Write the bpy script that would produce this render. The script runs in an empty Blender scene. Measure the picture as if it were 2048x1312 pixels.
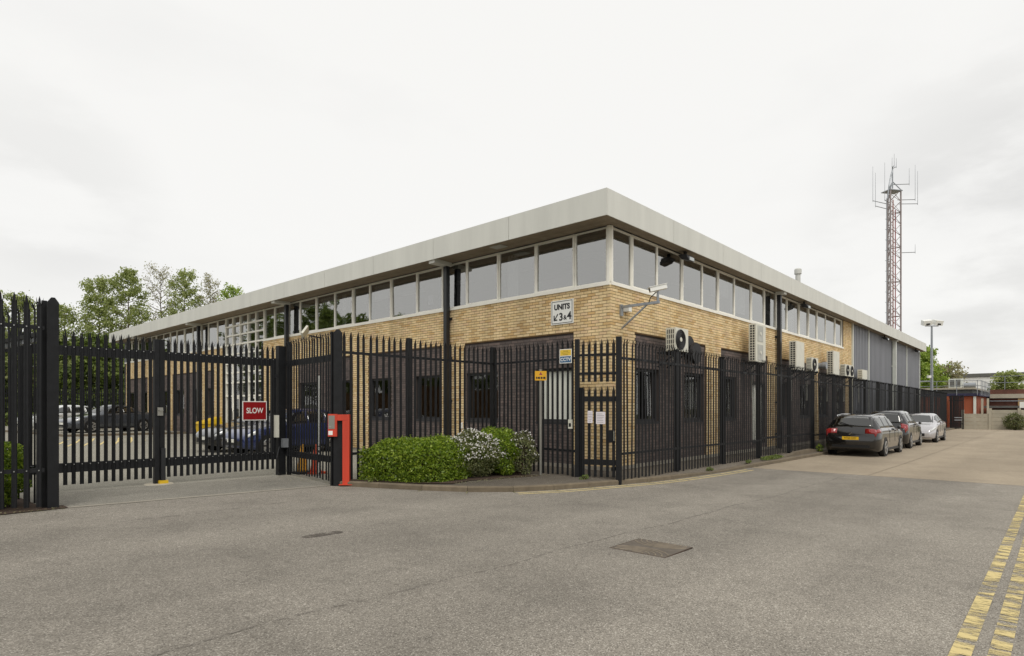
import bpy, math, random
import numpy as np
from mathutils import Vector, Matrix
from mathutils.geometry import tessellate_polygon
random.seed(7); rng = np.random.default_rng(7)
S = bpy.context.scene
COL = S.collection
# ------------------------------------------------------------------ camera
HEAD = math.atan2(.6734, .7393)
cam = bpy.data.objects.new('camera', bpy.data.cameras.new('camera'))
COL.objects.link(cam)
cam.location = (-12.30, -7.99, 1.70)
cam.rotation_euler = (math.pi/2, 0, HEAD-math.pi/2)
cam.data.sensor_width = 36; cam.data.lens = 36*1200/2048
cam.data.shift_y = 161/2048
cam.data.clip_start = .1; cam.data.clip_end = 3000
S.camera = cam
# ------------------------------------------------------------------ world: overcast sky
SUN_EL, SUN_AZ = math.radians(52), math.radians(232)      # azimuth in the scene's XY plane, towards the sun
W = bpy.data.worlds.new('World'); S.world = W; W.use_nodes = True
nt = W.node_tree; nt.nodes.clear()
def wn(t, **k):
    n = nt.nodes.new(t)
    for a, b in k.items(): setattr(n, a, b)
    return n
sky = wn('ShaderNodeTexSky', sky_type='NISHITA', sun_disc=False, sun_elevation=SUN_EL, sun_rotation=math.pi/2-SUN_AZ)
tc = wn('ShaderNodeTexCoord'); mp = wn('ShaderNodeMapping'); mp.inputs['Scale'].default_value = (1.3, 1.3, 3.2)
mp.inputs['Location'].default_value = (.3, .9, .25)
nz = wn('ShaderNodeTexNoise'); nz.inputs['Scale'].default_value = 1.5; nz.inputs['Detail'].default_value = 5; nz.inputs['Roughness'].default_value = .5
cr = wn('ShaderNodeValToRGB'); cr.color_ramp.elements[0].position = .36; cr.color_ramp.elements[1].position = .50
cr.color_ramp.elements[0].color = (.96, .96, .963, 1); cr.color_ramp.elements[1].color = (1, 1, 1, 1)
cl = wn('ShaderNodeMixRGB', blend_type='MULTIPLY'); cl.inputs[0].default_value = 1; cl.inputs[1].default_value = (9.75, 9.66, 9.4, 1)
mx = wn('ShaderNodeMixRGB'); mx.inputs[0].default_value = .95
bg = wn('ShaderNodeBackground'); bg.inputs['Strength'].default_value = .1
wo = wn('ShaderNodeOutputWorld')
L = nt.links.new
last = cr.outputs[0]
for (d, r0, r1, amt) in (((.985, .02, .20), .955, .998, .15), ((.149, .952, .267), .985, .9995, .09), ((.93, .30, .12), .985, .9995, .07)):
    dp = wn('ShaderNodeVectorMath', operation='DOT_PRODUCT'); dp.inputs[1].default_value = Vector(d).normalized(); nrmz = wn('ShaderNodeVectorMath', operation='NORMALIZE')
    L(tc.outputs['Generated'], nrmz.inputs[0]); L(nrmz.outputs[0], dp.inputs[0])
    mr = wn('ShaderNodeMapRange', interpolation_type='SMOOTHSTEP'); mr.inputs[1].default_value = r0; mr.inputs[2].default_value = r1; mr.inputs[3].default_value = 0; mr.inputs[4].default_value = amt
    n3 = wn('ShaderNodeTexNoise'); n3.inputs['Scale'].default_value = 4.; n3.inputs['Detail'].default_value = 7; n3.inputs['Roughness'].default_value = .55
    m3 = wn('ShaderNodeMapping'); m3.inputs['Scale'].default_value = (1, 1, 2.6); m3.inputs['Location'].default_value = (d[1], .2, .1)
    L(tc.outputs['Generated'], m3.inputs[0]); L(m3.outputs[0], n3.inputs['Vector'])
    r3 = wn('ShaderNodeMapRange', interpolation_type='SMOOTHSTEP'); r3.inputs[1].default_value = .42; r3.inputs[2].default_value = .62
    L(n3.outputs[0], r3.inputs[0]); L(dp.outputs['Value'], mr.inputs[0])
    m4 = wn('ShaderNodeMath', operation='MULTIPLY'); L(mr.outputs[0], m4.inputs[0]); L(r3.outputs[0], m4.inputs[1])
    m5 = wn('ShaderNodeMath', operation='SUBTRACT'); m5.inputs[0].default_value = 1; L(m4.outputs[0], m5.inputs[1])
    m6 = wn('ShaderNodeMixRGB', blend_type='MULTIPLY'); m6.inputs[0].default_value = 1; L(last, m6.inputs[1]); L(m5.outputs[0], m6.inputs[2]); last = m6.outputs[0]
L(tc.outputs['Generated'], mp.inputs[0]); L(mp.outputs[0], nz.inputs['Vector']); L(nz.outputs[0], cr.inputs[0]); L(last, cl.inputs[2])
L(sky.outputs[0], mx.inputs[1]); L(cl.outputs[0], mx.inputs[2]); L(mx.outputs[0], bg.inputs[0]); L(bg.outputs[0], wo.inputs[0])
sl = bpy.data.lights.new('sun', 'SUN'); sl.energy = 1.5; sl.angle = math.radians(25); sl.color = (1, .96, .9)
so = bpy.data.objects.new('sun', sl); COL.objects.link(so)
sd = Vector((math.cos(SUN_AZ)*math.cos(SUN_EL), math.sin(SUN_AZ)*math.cos(SUN_EL), math.sin(SUN_EL)))
so.rotation_euler = sd.to_track_quat('Z', 'Y').to_euler(); so.location = (-20, -20, 40)
S.view_settings.view_transform = 'Standard'; S.view_settings.look = 'None'
S.view_settings.exposure = 0.0; S.view_settings.gamma = 1.0
S.render.engine = 'CYCLES'
S.cycles.max_bounces = 8; S.cycles.transparent_max_bounces = 16

# ------------------------------------------------------------------ materials
def srgb(r, g, b):
    f = lambda c: (c/255/12.92 if c/255 <= .04045 else ((c/255+.055)/1.055)**2.4)
    return (f(r), f(g), f(b), 1)
M = {}
def new_mat(name):
    m = bpy.data.materials.new(name); m.use_nodes = True; M[name] = m
    return m, m.node_tree, m.node_tree.nodes['Principled BSDF']
def node(t, typ, **k):
    n = t.nodes.new(typ)
    for a, b in k.items():
        if a in n.inputs: n.inputs[a].default_value = b
        else: setattr(n, a, b)
    return n
def ramp(t, fac, stops):
    r = t.nodes.new('ShaderNodeValToRGB'); e = r.color_ramp.elements
    while len(e) < len(stops): e.new(.5)
    for x, (p, c) in zip(e, stops): x.position = p; x.color = c
    t.links.new(fac, r.inputs[0]); return r.outputs[0]
def mul(c, k): return (c[0]*k, c[1]*k, c[2]*k, 1)
def mat(name, col, rough=.6, metal=0, var=.18, scale=3., bump=0., bscale=60., spec=.5, coat=0., isl=0., streak=False):
    """painted / plain surface with large-scale dirt, fine grain and optional per-piece variation"""
    m, t, p = new_mat(name)
    tcn = node(t, 'ShaderNodeTexCoord')
    mpn = node(t, 'ShaderNodeMapping')
    if streak: mpn.inputs['Scale'].default_value = (1, 1, .12)
    t.links.new(tcn.outputs['Object'], mpn.inputs[0])
    n1 = node(t, 'ShaderNodeTexNoise', Scale=scale, Detail=6., Roughness=.6)
    t.links.new(mpn.outputs[0], n1.inputs['Vector'])
    c = ramp(t, n1.outputs[0], [(.3, mul(col, 1-var)), (.7, mul(col, 1+var))])
    if isl:
        g = node(t, 'ShaderNodeNewGeometry'); oi = node(t, 'ShaderNodeObjectInfo')
        ad = node(t, 'ShaderNodeMath', operation='ADD'); fr = node(t, 'ShaderNodeMath', operation='FRACT')
        t.links.new(g.outputs['Random Per Island'], ad.inputs[0]); t.links.new(oi.outputs['Random'], ad.inputs[1]); t.links.new(ad.outputs[0], fr.inputs[0])
        v = ramp(t, fr.outputs[0], [(0, (1-isl,)*3+(1,)), (1, (1+isl,)*3+(1,))])
        mm = node(t, 'ShaderNodeMixRGB', blend_type='MULTIPLY'); mm.inputs[0].default_value = 1
        t.links.new(c, mm.inputs[1]); t.links.new(v, mm.inputs[2]); c = mm.outputs[0]
    t.links.new(c, p.inputs['Base Color'])
    p.inputs['Roughness'].default_value = rough; p.inputs['Metallic'].default_value = metal
    p.inputs['Specular IOR Level'].default_value = spec; p.inputs['Coat Weight'].default_value = coat
    if bump:
        n2 = node(t, 'ShaderNodeTexNoise', Scale=bscale, Detail=4.)
        t.links.new(tcn.outputs['Object'], n2.inputs['Vector'])
        b = node(t, 'ShaderNodeBump', Strength=bump, Distance=.01)
        t.links.new(n2.outputs[0], b.inputs['Height']); t.links.new(b.outputs[0], p.inputs['Normal'])
    return m
def brick_mat(name, stops, grime=.12):
    m, t, p = new_mat(name)
    g = node(t, 'ShaderNodeNewGeometry'); oi = node(t, 'ShaderNodeObjectInfo'); tcn = node(t, 'ShaderNodeTexCoord')
    ad = node(t, 'ShaderNodeMath', operation='ADD'); fr = node(t, 'ShaderNodeMath', operation='FRACT')
    t.links.new(g.outputs['Random Per Island'], ad.inputs[0]); t.links.new(oi.outputs['Random'], ad.inputs[1]); t.links.new(ad.outputs[0], fr.inputs[0])
    c = ramp(t, fr.outputs[0], stops)
    n1 = node(t, 'ShaderNodeTexNoise', Scale=.9, Detail=7.); n2 = node(t, 'ShaderNodeTexNoise', Scale=45., Detail=4.)
    for n in (n1, n2): t.links.new(g.outputs['Position'], n.inputs['Vector'])
    mv = node(t, 'ShaderNodeMapping'); mv.inputs['Scale'].default_value = (2.6, 2.6, .22); t.links.new(g.outputs['Position'], mv.inputs[0])
    n3 = node(t, 'ShaderNodeTexNoise', Scale=1., Detail=6.); t.links.new(mv.outputs[0], n3.inputs['Vector'])
    for n, k in ((n1, grime), (n2, .12), (n3, .13)):
        v = ramp(t, n.outputs[0], [(.3, (1-k,)*3+(1,)), (.7, (1+k,)*3+(1,))])
        mm = node(t, 'ShaderNodeMixRGB', blend_type='MULTIPLY'); mm.inputs[0].default_value = 1
        t.links.new(c, mm.inputs[1]); t.links.new(v, mm.inputs[2]); c = mm.outputs[0]
    t.links.new(c, p.inputs['Base Color']); p.inputs['Roughness'].default_value = .85
    b = node(t, 'ShaderNodeBump', Strength=.3, Distance=.004); t.links.new(n2.outputs[0], b.inputs['Height']); t.links.new(b.outputs[0], p.inputs['Normal'])
brick_mat('buff_brick', [(0, srgb(200, 166, 114)), (.3, srgb(219, 194, 146)), (.7, srgb(228, 204, 158)), (1, srgb(212, 182, 142))])
brick_mat('dark_brick', [(0, srgb(82, 73, 70)), (.5, srgb(97, 88, 84)), (1, srgb(110, 96, 90))])
brick_mat('old_brick', [(0, srgb(74, 44, 36)), (.5, srgb(92, 56, 44)), (1, srgb(108, 70, 56))], .3)
brick_mat('red_brick', [(0, srgb(140, 72, 46)), (.5, srgb(160, 86, 56)), (1, srgb(178, 102, 70))])
mat('mortar', srgb(98, 76, 48), .95, bump=.4)
mat('dark_mortar', srgb(70, 62, 58), .95)
mat('plinth', srgb(150, 143, 130), .9, bump=.3, scale=2)
mat('fascia', srgb(207, 207, 199), .5, var=.07, scale=2.2, streak=True)
mat('soffit', srgb(142, 129, 110), .7, var=.15, scale=5, isl=.12)
mat('roof', srgb(120, 120, 118), .9)
mat('frame_white', srgb(240, 237, 226), .4, var=.06)
mat('frame_dark', srgb(44, 44, 46), .5)
mat('fence_paint', srgb(23, 24, 26), .55, var=.35, scale=9, bump=.08, bscale=120, isl=.18, spec=.3)
mat('bolt', srgb(170, 170, 168), .35, .8)
mat('cladding', srgb(116, 118, 124), .45, var=.1, scale=1.5, streak=True)
mat('trim', srgb(205, 208, 200), .5, var=.06)
mat('black_pipe', srgb(32, 33, 36), .35, var=.2)
mat('ac_white', srgb(214, 212, 198), .5, var=.07, scale=4)
mat('ac_dark', srgb(26, 25, 26), .6)
mat('ac_grey', srgb(176, 176, 168), .5)
mat('galv', srgb(150, 154, 158), .45, .5, var=.15, scale=8)
mat('pale_steel', srgb(196, 196, 190), .5, .1, var=.08)
mat('mast_steel', srgb(150, 140, 138), .5, .3, var=.2, scale=2)
mat('steel', srgb(150, 148, 140), .35, .7, var=.1)
mat('red_paint', srgb(194, 62, 38), .5, var=.14, scale=7, streak=True)
mat('sign_red', srgb(140, 8, 14), .35, var=.04)
mat('sign_white', srgb(232, 232, 226), .4, var=.03)
mat('sign_black', srgb(28, 28, 30), .5)
mat('sign_yellow', srgb(222, 186, 60), .45, var=.05)
mat('sign_amber', srgb(214, 160, 20), .45, var=.05)
mat('sign_blue', srgb(52, 92, 128), .45, var=.05)
mat('paper', srgb(216, 210, 214), .8, var=.03)
mat('ink', srgb(120, 118, 124), .8)
mat('cone_orange', srgb(205, 74, 30), .6, var=.15, scale=14)
mat('cone_yellow', srgb(206, 150, 40), .6, var=.15, scale=14)
mat('rubber', srgb(24, 24, 25), .8)
mat('kerb', srgb(110, 99, 82), .95, var=.2, scale=6, bump=.4, isl=.1)
mat('soil', srgb(66, 50, 38), 1, var=.35, scale=14, bump=.9, bscale=40)
mat('iron', srgb(94, 86, 76), .8, var=.25, scale=9, bump=.3)
mat('iron_rib', srgb(126, 115, 99), .8, var=.2, scale=9)
mat('blue_paint', srgb(90, 150, 190), .9)
mat('concrete', srgb(176, 168, 150), .95, var=.12, scale=2, bump=.3, isl=.07)
mat('grit_yellow', srgb(214, 176, 30), .5, var=.08)
mat('bark', srgb(96, 82, 64), .95, var=.3, scale=9)
mat('stem', srgb(58, 42, 30), .95, var=.3, scale=9)
mat('tyre', srgb(24, 23, 23), .85)
mat('alloy', srgb(178, 178, 176), .3, .7)
mat('car_black_trim', srgb(20, 20, 22), .5)
mat('chrome', srgb(210, 210, 210), .15, 1.)
mat('tail_red', srgb(140, 10, 14), .15, coat=1.)
mat('lamp_clear', srgb(205, 208, 208), .12, coat=1.)
mat('plate_yellow', srgb(226, 180, 30), .4)
mat('plate_white', srgb(225, 225, 215), .4)
for n, c in (('paint_charcoal', (25, 24, 24)), ('paint_black', (16, 16, 18)), ('paint_silver', (186, 184, 186)), ('paint_white', (216, 218, 216)), ('paint_grey', (70, 74, 80)), ('paint_blue', (38, 50, 94))):
    mat(n, srgb(*c), .16, .3, var=.04, coat=1.)
mat('timber', srgb(104, 74, 40), .9, var=.3, scale=6, isl=.2)
mat('interior', srgb(70, 66, 60), .9)
mat('ceiling_tile', srgb(150, 148, 140), .9)
mat('blind', srgb(240, 241, 234), .8, var=.04)
mat('warehouse', srgb(222, 224, 222), .5, var=.04)
mat('purple_fascia', srgb(38, 37, 66), .6)
mat('board', srgb(186, 154, 108), .8)
mat('flat_roof', srgb(96, 96, 92), .95)
mat('lens', srgb(190, 196, 196), .2)
def ground_mat(name, c0, c1, c2, patch, crack=True, gs=150., tracks=0.):
    m, t, p = new_mat(name)
    g = node(t, 'ShaderNodeNewGeometry')
    vor = node(t, 'ShaderNodeTexVoronoi', Scale=gs); v2 = node(t, 'ShaderNodeTexVoronoi', Scale=38.)
    n1 = node(t, 'ShaderNodeTexNoise', Scale=.35, Detail=8., Roughness=.6); n2 = node(t, 'ShaderNodeTexNoise', Scale=9., Detail=6., Roughness=.7)
    for n in (vor, v2, n1, n2): t.links.new(g.outputs['Position'], n.inputs['Vector'])
    sep = node(t, 'ShaderNodeSeparateColor'); t.links.new(vor.outputs['Color'], sep.inputs[0])
    c = ramp(t, sep.outputs[0], [(0, c0), (.25, mul(c1, .9)), (.8, mul(c1, 1.08)), (1, c2)])
    for n, lo, hi, a, b in ((n1, .3, .7, 1-patch, 1+patch), (n2, .25, .75, .88, 1.1)):
        v = ramp(t, n.outputs[0], [(lo, (a,)*3+(1,)), (hi, (b,)*3+(1,))])
        mm = node(t, 'ShaderNodeMixRGB', blend_type='MULTIPLY'); mm.inputs[0].default_value = 1
        t.links.new(c, mm.inputs[1]); t.links.new(v, mm.inputs[2]); c = mm.outputs[0]
    if tracks:   # tyre polished bands along X and blotchy oil and damp stains
        mt_ = node(t, 'ShaderNodeMapping'); mt_.inputs['Scale'].default_value = (.05, .55, 1); mt_.inputs['Rotation'].default_value = (0, 0, .12); t.links.new(g.outputs['Position'], mt_.inputs[0])
        nt_ = node(t, 'ShaderNodeTexNoise', Scale=1., Detail=3.); t.links.new(mt_.outputs[0], nt_.inputs['Vector'])
        ns_ = node(t, 'ShaderNodeTexNoise', Scale=1.1, Detail=9., Roughness=.68); t.links.new(g.outputs['Position'], ns_.inputs['Vector'])
        for n, lo, hi, a, b in ((nt_, .36, .64, 1-tracks, 1+tracks), (ns_, .34, .52, 1-tracks*1.1, 1.)):
            v = ramp(t, n.outputs[0], [(lo, (a,)*3+(1,)), (hi, (b,)*3+(1,))])
            mm = node(t, 'ShaderNodeMixRGB', blend_type='MULTIPLY'); mm.inputs[0].default_value = 1
            t.links.new(c, mm.inputs[1]); t.links.new(v, mm.inputs[2]); c = mm.outputs[0]
    if crack:   # dark pits between the stones
        e = node(t, 'ShaderNodeTexVoronoi', Scale=42., feature='DISTANCE_TO_EDGE'); t.links.new(g.outputs['Position'], e.inputs['Vector'])
        n3 = node(t, 'ShaderNodeTexNoise', Scale=22., Detail=3.); t.links.new(g.outputs['Position'], n3.inputs['Vector'])
        ad = node(t, 'ShaderNodeMath', operation='MULTIPLY_ADD'); ad.inputs[1].default_value = 3.; 
        t.links.new(e.outputs[0], ad.inputs[0]); t.links.new(n3.outputs[0], ad.inputs[2])
        v = ramp(t, ad.outputs[0], [(.33, (.46, .45, .44, 1)), (.43, (1, 1, 1, 1))])
        mm = node(t, 'ShaderNodeMixRGB', blend_type='MULTIPLY'); mm.inputs[0].default_value = 1
        t.links.new(c, mm.inputs[1]); t.links.new(v, mm.inputs[2]); c = mm.outputs[0]
    t.links.new(c, p.inputs['Base Color']); p.inputs['Roughness'].default_value = .95; p.inputs['Specular IOR Level'].default_value = .25
    b = node(t, 'ShaderNodeBump', Strength=.7, Distance=.006); t.links.new(vor.outputs['Distance'], b.inputs['Height']); t.links.new(b.outputs[0], p.inputs['Normal'])
ground_mat('asphalt', srgb(96, 91, 83), srgb(138, 132, 122), srgb(182, 176, 165), .11, gs=125., tracks=.14)
ground_mat('yard', srgb(104, 102, 92), srgb(146, 142, 130), srgb(190, 186, 172), .10, False)
ground_mat('apron', srgb(96, 93, 85), srgb(140, 136, 126), srgb(182, 178, 166), .12, gs=125., tracks=.12)
ground_mat('footway', srgb(76, 70, 63), srgb(102, 95, 85), srgb(140, 132, 120), .2, tracks=.16)
ground_mat('concrete_road', srgb(146, 133, 114), srgb(163, 150, 131), srgb(180, 168, 148), .12, False, tracks=.09)
ground_mat('land', srgb(80, 84, 60), srgb(106, 108, 84), srgb(130, 130, 104), .15, False)
# worn yellow paint: transparent where it has flaked off
def paint_mat(name, col, wear):
    m, t, p = new_mat(name)
    g = node(t, 'ShaderNodeNewGeometry'); n1 = node(t, 'ShaderNodeTexNoise', Scale=9., Detail=8., Roughness=.75)
    mpn = node(t, 'ShaderNodeMapping'); mpn.inputs['Scale'].default_value = (1, .35, 1)
    t.links.new(g.outputs['Position'], mpn.inputs[0]); t.links.new(mpn.outputs[0], n1.inputs['Vector'])
    a = ramp(t, n1.outputs[0], [(wear-.05, (0, 0, 0, 1)), (wear+.07, (1, 1, 1, 1))])
    t.links.new(a, p.inputs['Alpha']); p.inputs['Base Color'].default_value = col; p.inputs['Roughness'].default_value = .85
paint_mat('yellow_line', srgb(206, 187, 130), .485)
paint_mat('yellow_line_thin', srgb(214, 194, 136), .38)
paint_mat('white_line', srgb(205, 203, 194), .46)
def glass_mat(name, tint, ior, gl=.95, gain=1.):
    m, t, p = new_mat(name); t.nodes.remove(p); out = t.nodes['Material Output']
    tr = node(t, 'ShaderNodeBsdfTransparent'); tr.inputs[0].default_value = tint
    go = node(t, 'ShaderNodeBsdfGlossy'); go.inputs['Color'].default_value = (gl, gl, gl*.98, 1); go.inputs['Roughness'].default_value = .015
    g = node(t, 'ShaderNodeNewGeometry'); n = node(t, 'ShaderNodeTexNoise', Scale=.8, Detail=1.); t.links.new(g.outputs['Position'], n.inputs['Vector'])
    b = node(t, 'ShaderNodeBump', Strength=.10, Distance=.05); t.links.new(n.outputs[0], b.inputs['Height']); t.links.new(b.outputs[0], go.inputs['Normal'])
    f = node(t, 'ShaderNodeFresnel', IOR=ior); mi = node(t, 'ShaderNodeMixShader')
    gn = node(t, 'ShaderNodeMath', operation='MULTIPLY', use_clamp=True); gn.inputs[1].default_value = gain; t.links.new(f.outputs[0], gn.inputs[0]); iv = node(t, 'ShaderNodeMath', operation='SUBTRACT'); iv.inputs[0].default_value = 1; t.links.new(g.outputs['Backfacing'], iv.inputs[1]); g2 = node(t, 'ShaderNodeMath', operation='MULTIPLY'); t.links.new(gn.outputs[0], g2.inputs[0]); t.links.new(iv.outputs[0], g2.inputs[1]); t.links.new(g2.outputs[0], mi.inputs[0]); t.links.new(tr.outputs[0], mi.inputs[1]); t.links.new(go.outputs[0], mi.inputs[2]); t.links.new(mi.outputs[0], out.inputs[0])
glass_mat('glass_upper', (.55, .56, .58, 1), 3.0, gain=1.4)
glass_mat('glass_lower', (.93, .93, .90, 1), 1.9)
glass_mat('glass_clear', (.98, .98, .97, 1), 1.4)
glass_mat('glass_car', (.2, .21, .21, 1), 2.0)
def leaf_mat(name, stops, trans=.35):
    m, t, p = new_mat(name); t.nodes.remove(p); out = t.nodes['Material Output']
    g = node(t, 'ShaderNodeNewGeometry'); c = ramp(t, g.outputs['Random Per Island'], stops)
    d = node(t, 'ShaderNodeBsdfDiffuse'); tl = node(t, 'ShaderNodeBsdfTranslucent'); mi = node(t, 'ShaderNodeMixShader'); mi.inputs[0].default_value = trans
    gl = node(t, 'ShaderNodeBsdfGlossy', Roughness=.45); gl.inputs[0].default_value = (.5, .5, .45, 1); m2 = node(t, 'ShaderNodeMixShader'); m2.inputs[0].default_value = .06
    for x in (d, tl): t.links.new(c, x.inputs[0])
    t.links.new(d.outputs[0], mi.inputs[1]); t.links.new(tl.outputs[0], mi.inputs[2]); t.links.new(mi.outputs[0], m2.inputs[1]); t.links.new(gl.outputs[0], m2.inputs[2]); t.links.new(m2.outputs[0], out.inputs[0])
leaf_mat('leaf_hedge', [(0, srgb(70, 92, 22)), (.5, srgb(118, 146, 36)), (1, srgb(168, 186, 66))], .42)
leaf_mat('leaf_grey', [(0, srgb(72, 82, 48)), (.6, srgb(116, 122, 76)), (1, srgb(150, 150, 104))], .4)
leaf_mat('leaf_tree', [(0, srgb(126, 140, 74)), (.5, srgb(158, 170, 98)), (1, srgb(190, 196, 134))], .5)
leaf_mat('leaf_sparse', [(0, srgb(140, 128, 100)), (.5, srgb(164, 164, 118)), (1, srgb(190, 186, 146))], .5)
leaf_mat('leaf_bright', [(0, srgb(116, 142, 48)), (.5, srgb(150, 174, 70)), (1, srgb(184, 200, 104))], .5)
leaf_mat('leaf_dark', [(0, srgb(72, 90, 40)), (.5, srgb(112, 130, 60)), (1, srgb(150, 164, 86))], .45)
leaf_mat('petal', [(0, srgb(214, 210, 206)), (1, srgb(246, 244, 240))], .2)

# ------------------------------------------------------------------ mesh helpers
def link(o, parent=None):
    COL.objects.link(o)
    if parent: o.parent = parent
    return o
def tag(o, label=None, cat=None, group=None, kind=None):
    for k, v in (('label', label), ('category', cat), ('group', group), ('kind', kind)):
        if v: o[k] = v
    return o
def empty(name, loc=(0, 0, 0), rz=0, parent=None):
    o = bpy.data.objects.new(name, None); o.location = loc; o.rotation_euler = (0, 0, rz); o.empty_display_size = .2
    return link(o, parent)
class MB:
    def __init__(s): s.v = []; s.f = []
    def add(s, vs, fs):
        n = len(s.v); s.v += [tuple(p) for p in vs]; s.f += [tuple(i+n for i in f) for f in fs]; return s
    def box(s, x0, x1, y0, y1, z0, z1):
        x0, x1 = min(x0, x1), max(x0, x1); y0, y1 = min(y0, y1), max(y0, y1); z0, z1 = min(z0, z1), max(z0, z1)
        return s.add([(x0, y0, z0), (x1, y0, z0), (x1, y1, z0), (x0, y1, z0), (x0, y0, z1), (x1, y0, z1), (x1, y1, z1), (x0, y1, z1)],
                     [(0, 3, 2, 1), (4, 5, 6, 7), (0, 1, 5, 4), (1, 2, 6, 5), (2, 3, 7, 6), (3, 0, 4, 7)])
    def bar(s, p0, p1, w, h=None, up=(0, 0, 1)):
        h = h or w; p0, p1 = Vector(p0), Vector(p1); d = (p1-p0).normalized(); up = Vector(up)
        if abs(d.dot(up)) > .98: up = Vector((1, 0, 0))
        a = d.cross(up).normalized()*w/2; b = a.cross(d).normalized()*h/2
        vs = [p+sa*a+sb*b for p in (p0, p1) for sa, sb in ((-1, -1), (1, -1), (1, 1), (-1, 1))]
        return s.add(vs, [(3, 2, 1, 0), (4, 5, 6, 7), (0, 1, 5, 4), (1, 2, 6, 5), (2, 3, 7, 6), (3, 0, 4, 7)])
    def tube(s, pts, rad, n=8, cap=True):
        pts = [Vector(p) for p in pts]; m = len(pts)
        if not hasattr(rad, '__len__'): rad = [rad]*m
        vs = []; prev = None
        for i, p in enumerate(pts):
            d = (pts[min(i+1, m-1)]-pts[max(i-1, 0)]).normalized()
            if prev is None:
                u = d.cross(Vector((0, 0, 1)) if abs(d.z) < .9 else Vector((1, 0, 0))).normalized()
            else: u = (prev-d*prev.dot(d)).normalized()
            prev = u; w = d.cross(u)
            for k in range(n):
                a = 2*math.pi*k/n; vs.append(p+(u*math.cos(a)+w*math.sin(a))*rad[i])
        fs = [(i*n+k, i*n+(k+1) % n, (i+1)*n+(k+1) % n, (i+1)*n+k) for i in range(m-1) for k in range(n)]
        if cap: fs += [tuple(range(n-1, -1, -1)), tuple((m-1)*n+k for k in range(n))]
        return s.add(vs, fs)
    def cyl(s, p0, p1, r0, r1=None, n=14): return s.tube([p0, p1], [r0, r0 if r1 is None else r1], n)
    def lathe(s, prof, n=20, c=(0, 0, 0), axis='z'):
        vs = []; m = len(prof)
        for r, h in prof:
            for k in range(n):
                a = 2*math.pi*k/n; x, y = r*math.cos(a), r*math.sin(a)
                q = (x, y, h) if axis == 'z' else ((x, h, y) if axis == 'y' else (h, x, y))
                vs.append((c[0]+q[0], c[1]+q[1], c[2]+q[2]))
        fs = [(i*n+k, i*n+(k+1) % n, (i+1)*n+(k+1) % n, (i+1)*n+k) for i in range(m-1) for k in range(n)]
        fs += [tuple(range(n-1, -1, -1)), tuple((m-1)*n+k for k in range(n))]
        return s.add(vs, fs)
    def prism(s, poly, fn, t0, t1):
        """2D polygon (a,b) extruded from t0 to t1 ; fn(a,b,t)->xyz"""
        n = len(poly); vs = [fn(a, b, t0) for a, b in poly]+[fn(a, b, t1) for a, b in poly]
        fs = [tuple(range(n-1, -1, -1)), tuple(range(n, 2*n))]+[(i, (i+1) % n, n+(i+1) % n, n+i) for i in range(n)]
        return s.add(vs, fs)
    def mesh(s, name, m, smooth=False):
        me = bpy.data.meshes.new(name); me.from_pydata(s.v, [], s.f)
        import bmesh
        bm = bmesh.new(); bm.from_mesh(me); bmesh.ops.recalc_face_normals(bm, faces=bm.faces); bm.to_mesh(me); bm.free()
        me.materials.append(M[m])
        if smooth:
            for p in me.polygons: p.use_smooth = True
        return me
    def build(s, name, m, parent=None, smooth=False):
        return link(bpy.data.objects.new(name, s.mesh(name, m, smooth)), parent)
def quads(name, arr, m, parent=None):
    """arr N x 4 x 3 numpy -> one mesh of loose quads"""
    n = len(arr); me = bpy.data.meshes.new(name)
    me.vertices.add(4*n); me.vertices.foreach_set('co', arr.reshape(-1).astype(np.float32))
    me.loops.add(4*n); me.loops.foreach_set('vertex_index', np.arange(4*n, dtype=np.int32))
    me.polygons.add(n); me.polygons.foreach_set('loop_start', np.arange(0, 4*n, 4, dtype=np.int32))
    me.update(); me.validate(); me.materials.append(M[m])
    return link(bpy.data.objects.new(name, me), parent)
def smooth01(a, b, x):
    t = np.clip((x-a)/(b-a), 0, 1); return t*t*(3-2*t)
def z0(X):
    X = np.asarray(X, float)
    return np.where(X < 0, .065-.0185*np.clip(X, -14, 0), np.maximum(.065-.0055*X, 0))
def zy(X, Y):
    b = z0(X); t = .2+.0075*np.clip(Y-10, 0, 20); return b+(t-b)*smooth01(2.6, 7., Y)
def text(s, size, m, parent, mtx, name='lettering', align='CENTER', ext=.002, xs=1., bold=0.):
    c = bpy.data.curves.new('t', 'FONT'); c.body = s; c.size = size; c.align_x = align; c.align_y = 'CENTER'; c.extrude = ext; c.offset = bold
    o = bpy.data.objects.new('t', c); COL.objects.link(o)
    dg = bpy.context.evaluated_depsgraph_get(); me = bpy.data.meshes.new_from_object(o.evaluated_get(dg))
    bpy.data.objects.remove(o); me.transform(mtx @ Matrix.Diagonal((xs, 1, 1, 1))); me.materials.clear(); me.materials.append(M[m]); me.name = name
    return link(bpy.data.objects.new(name, me), parent)
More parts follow.
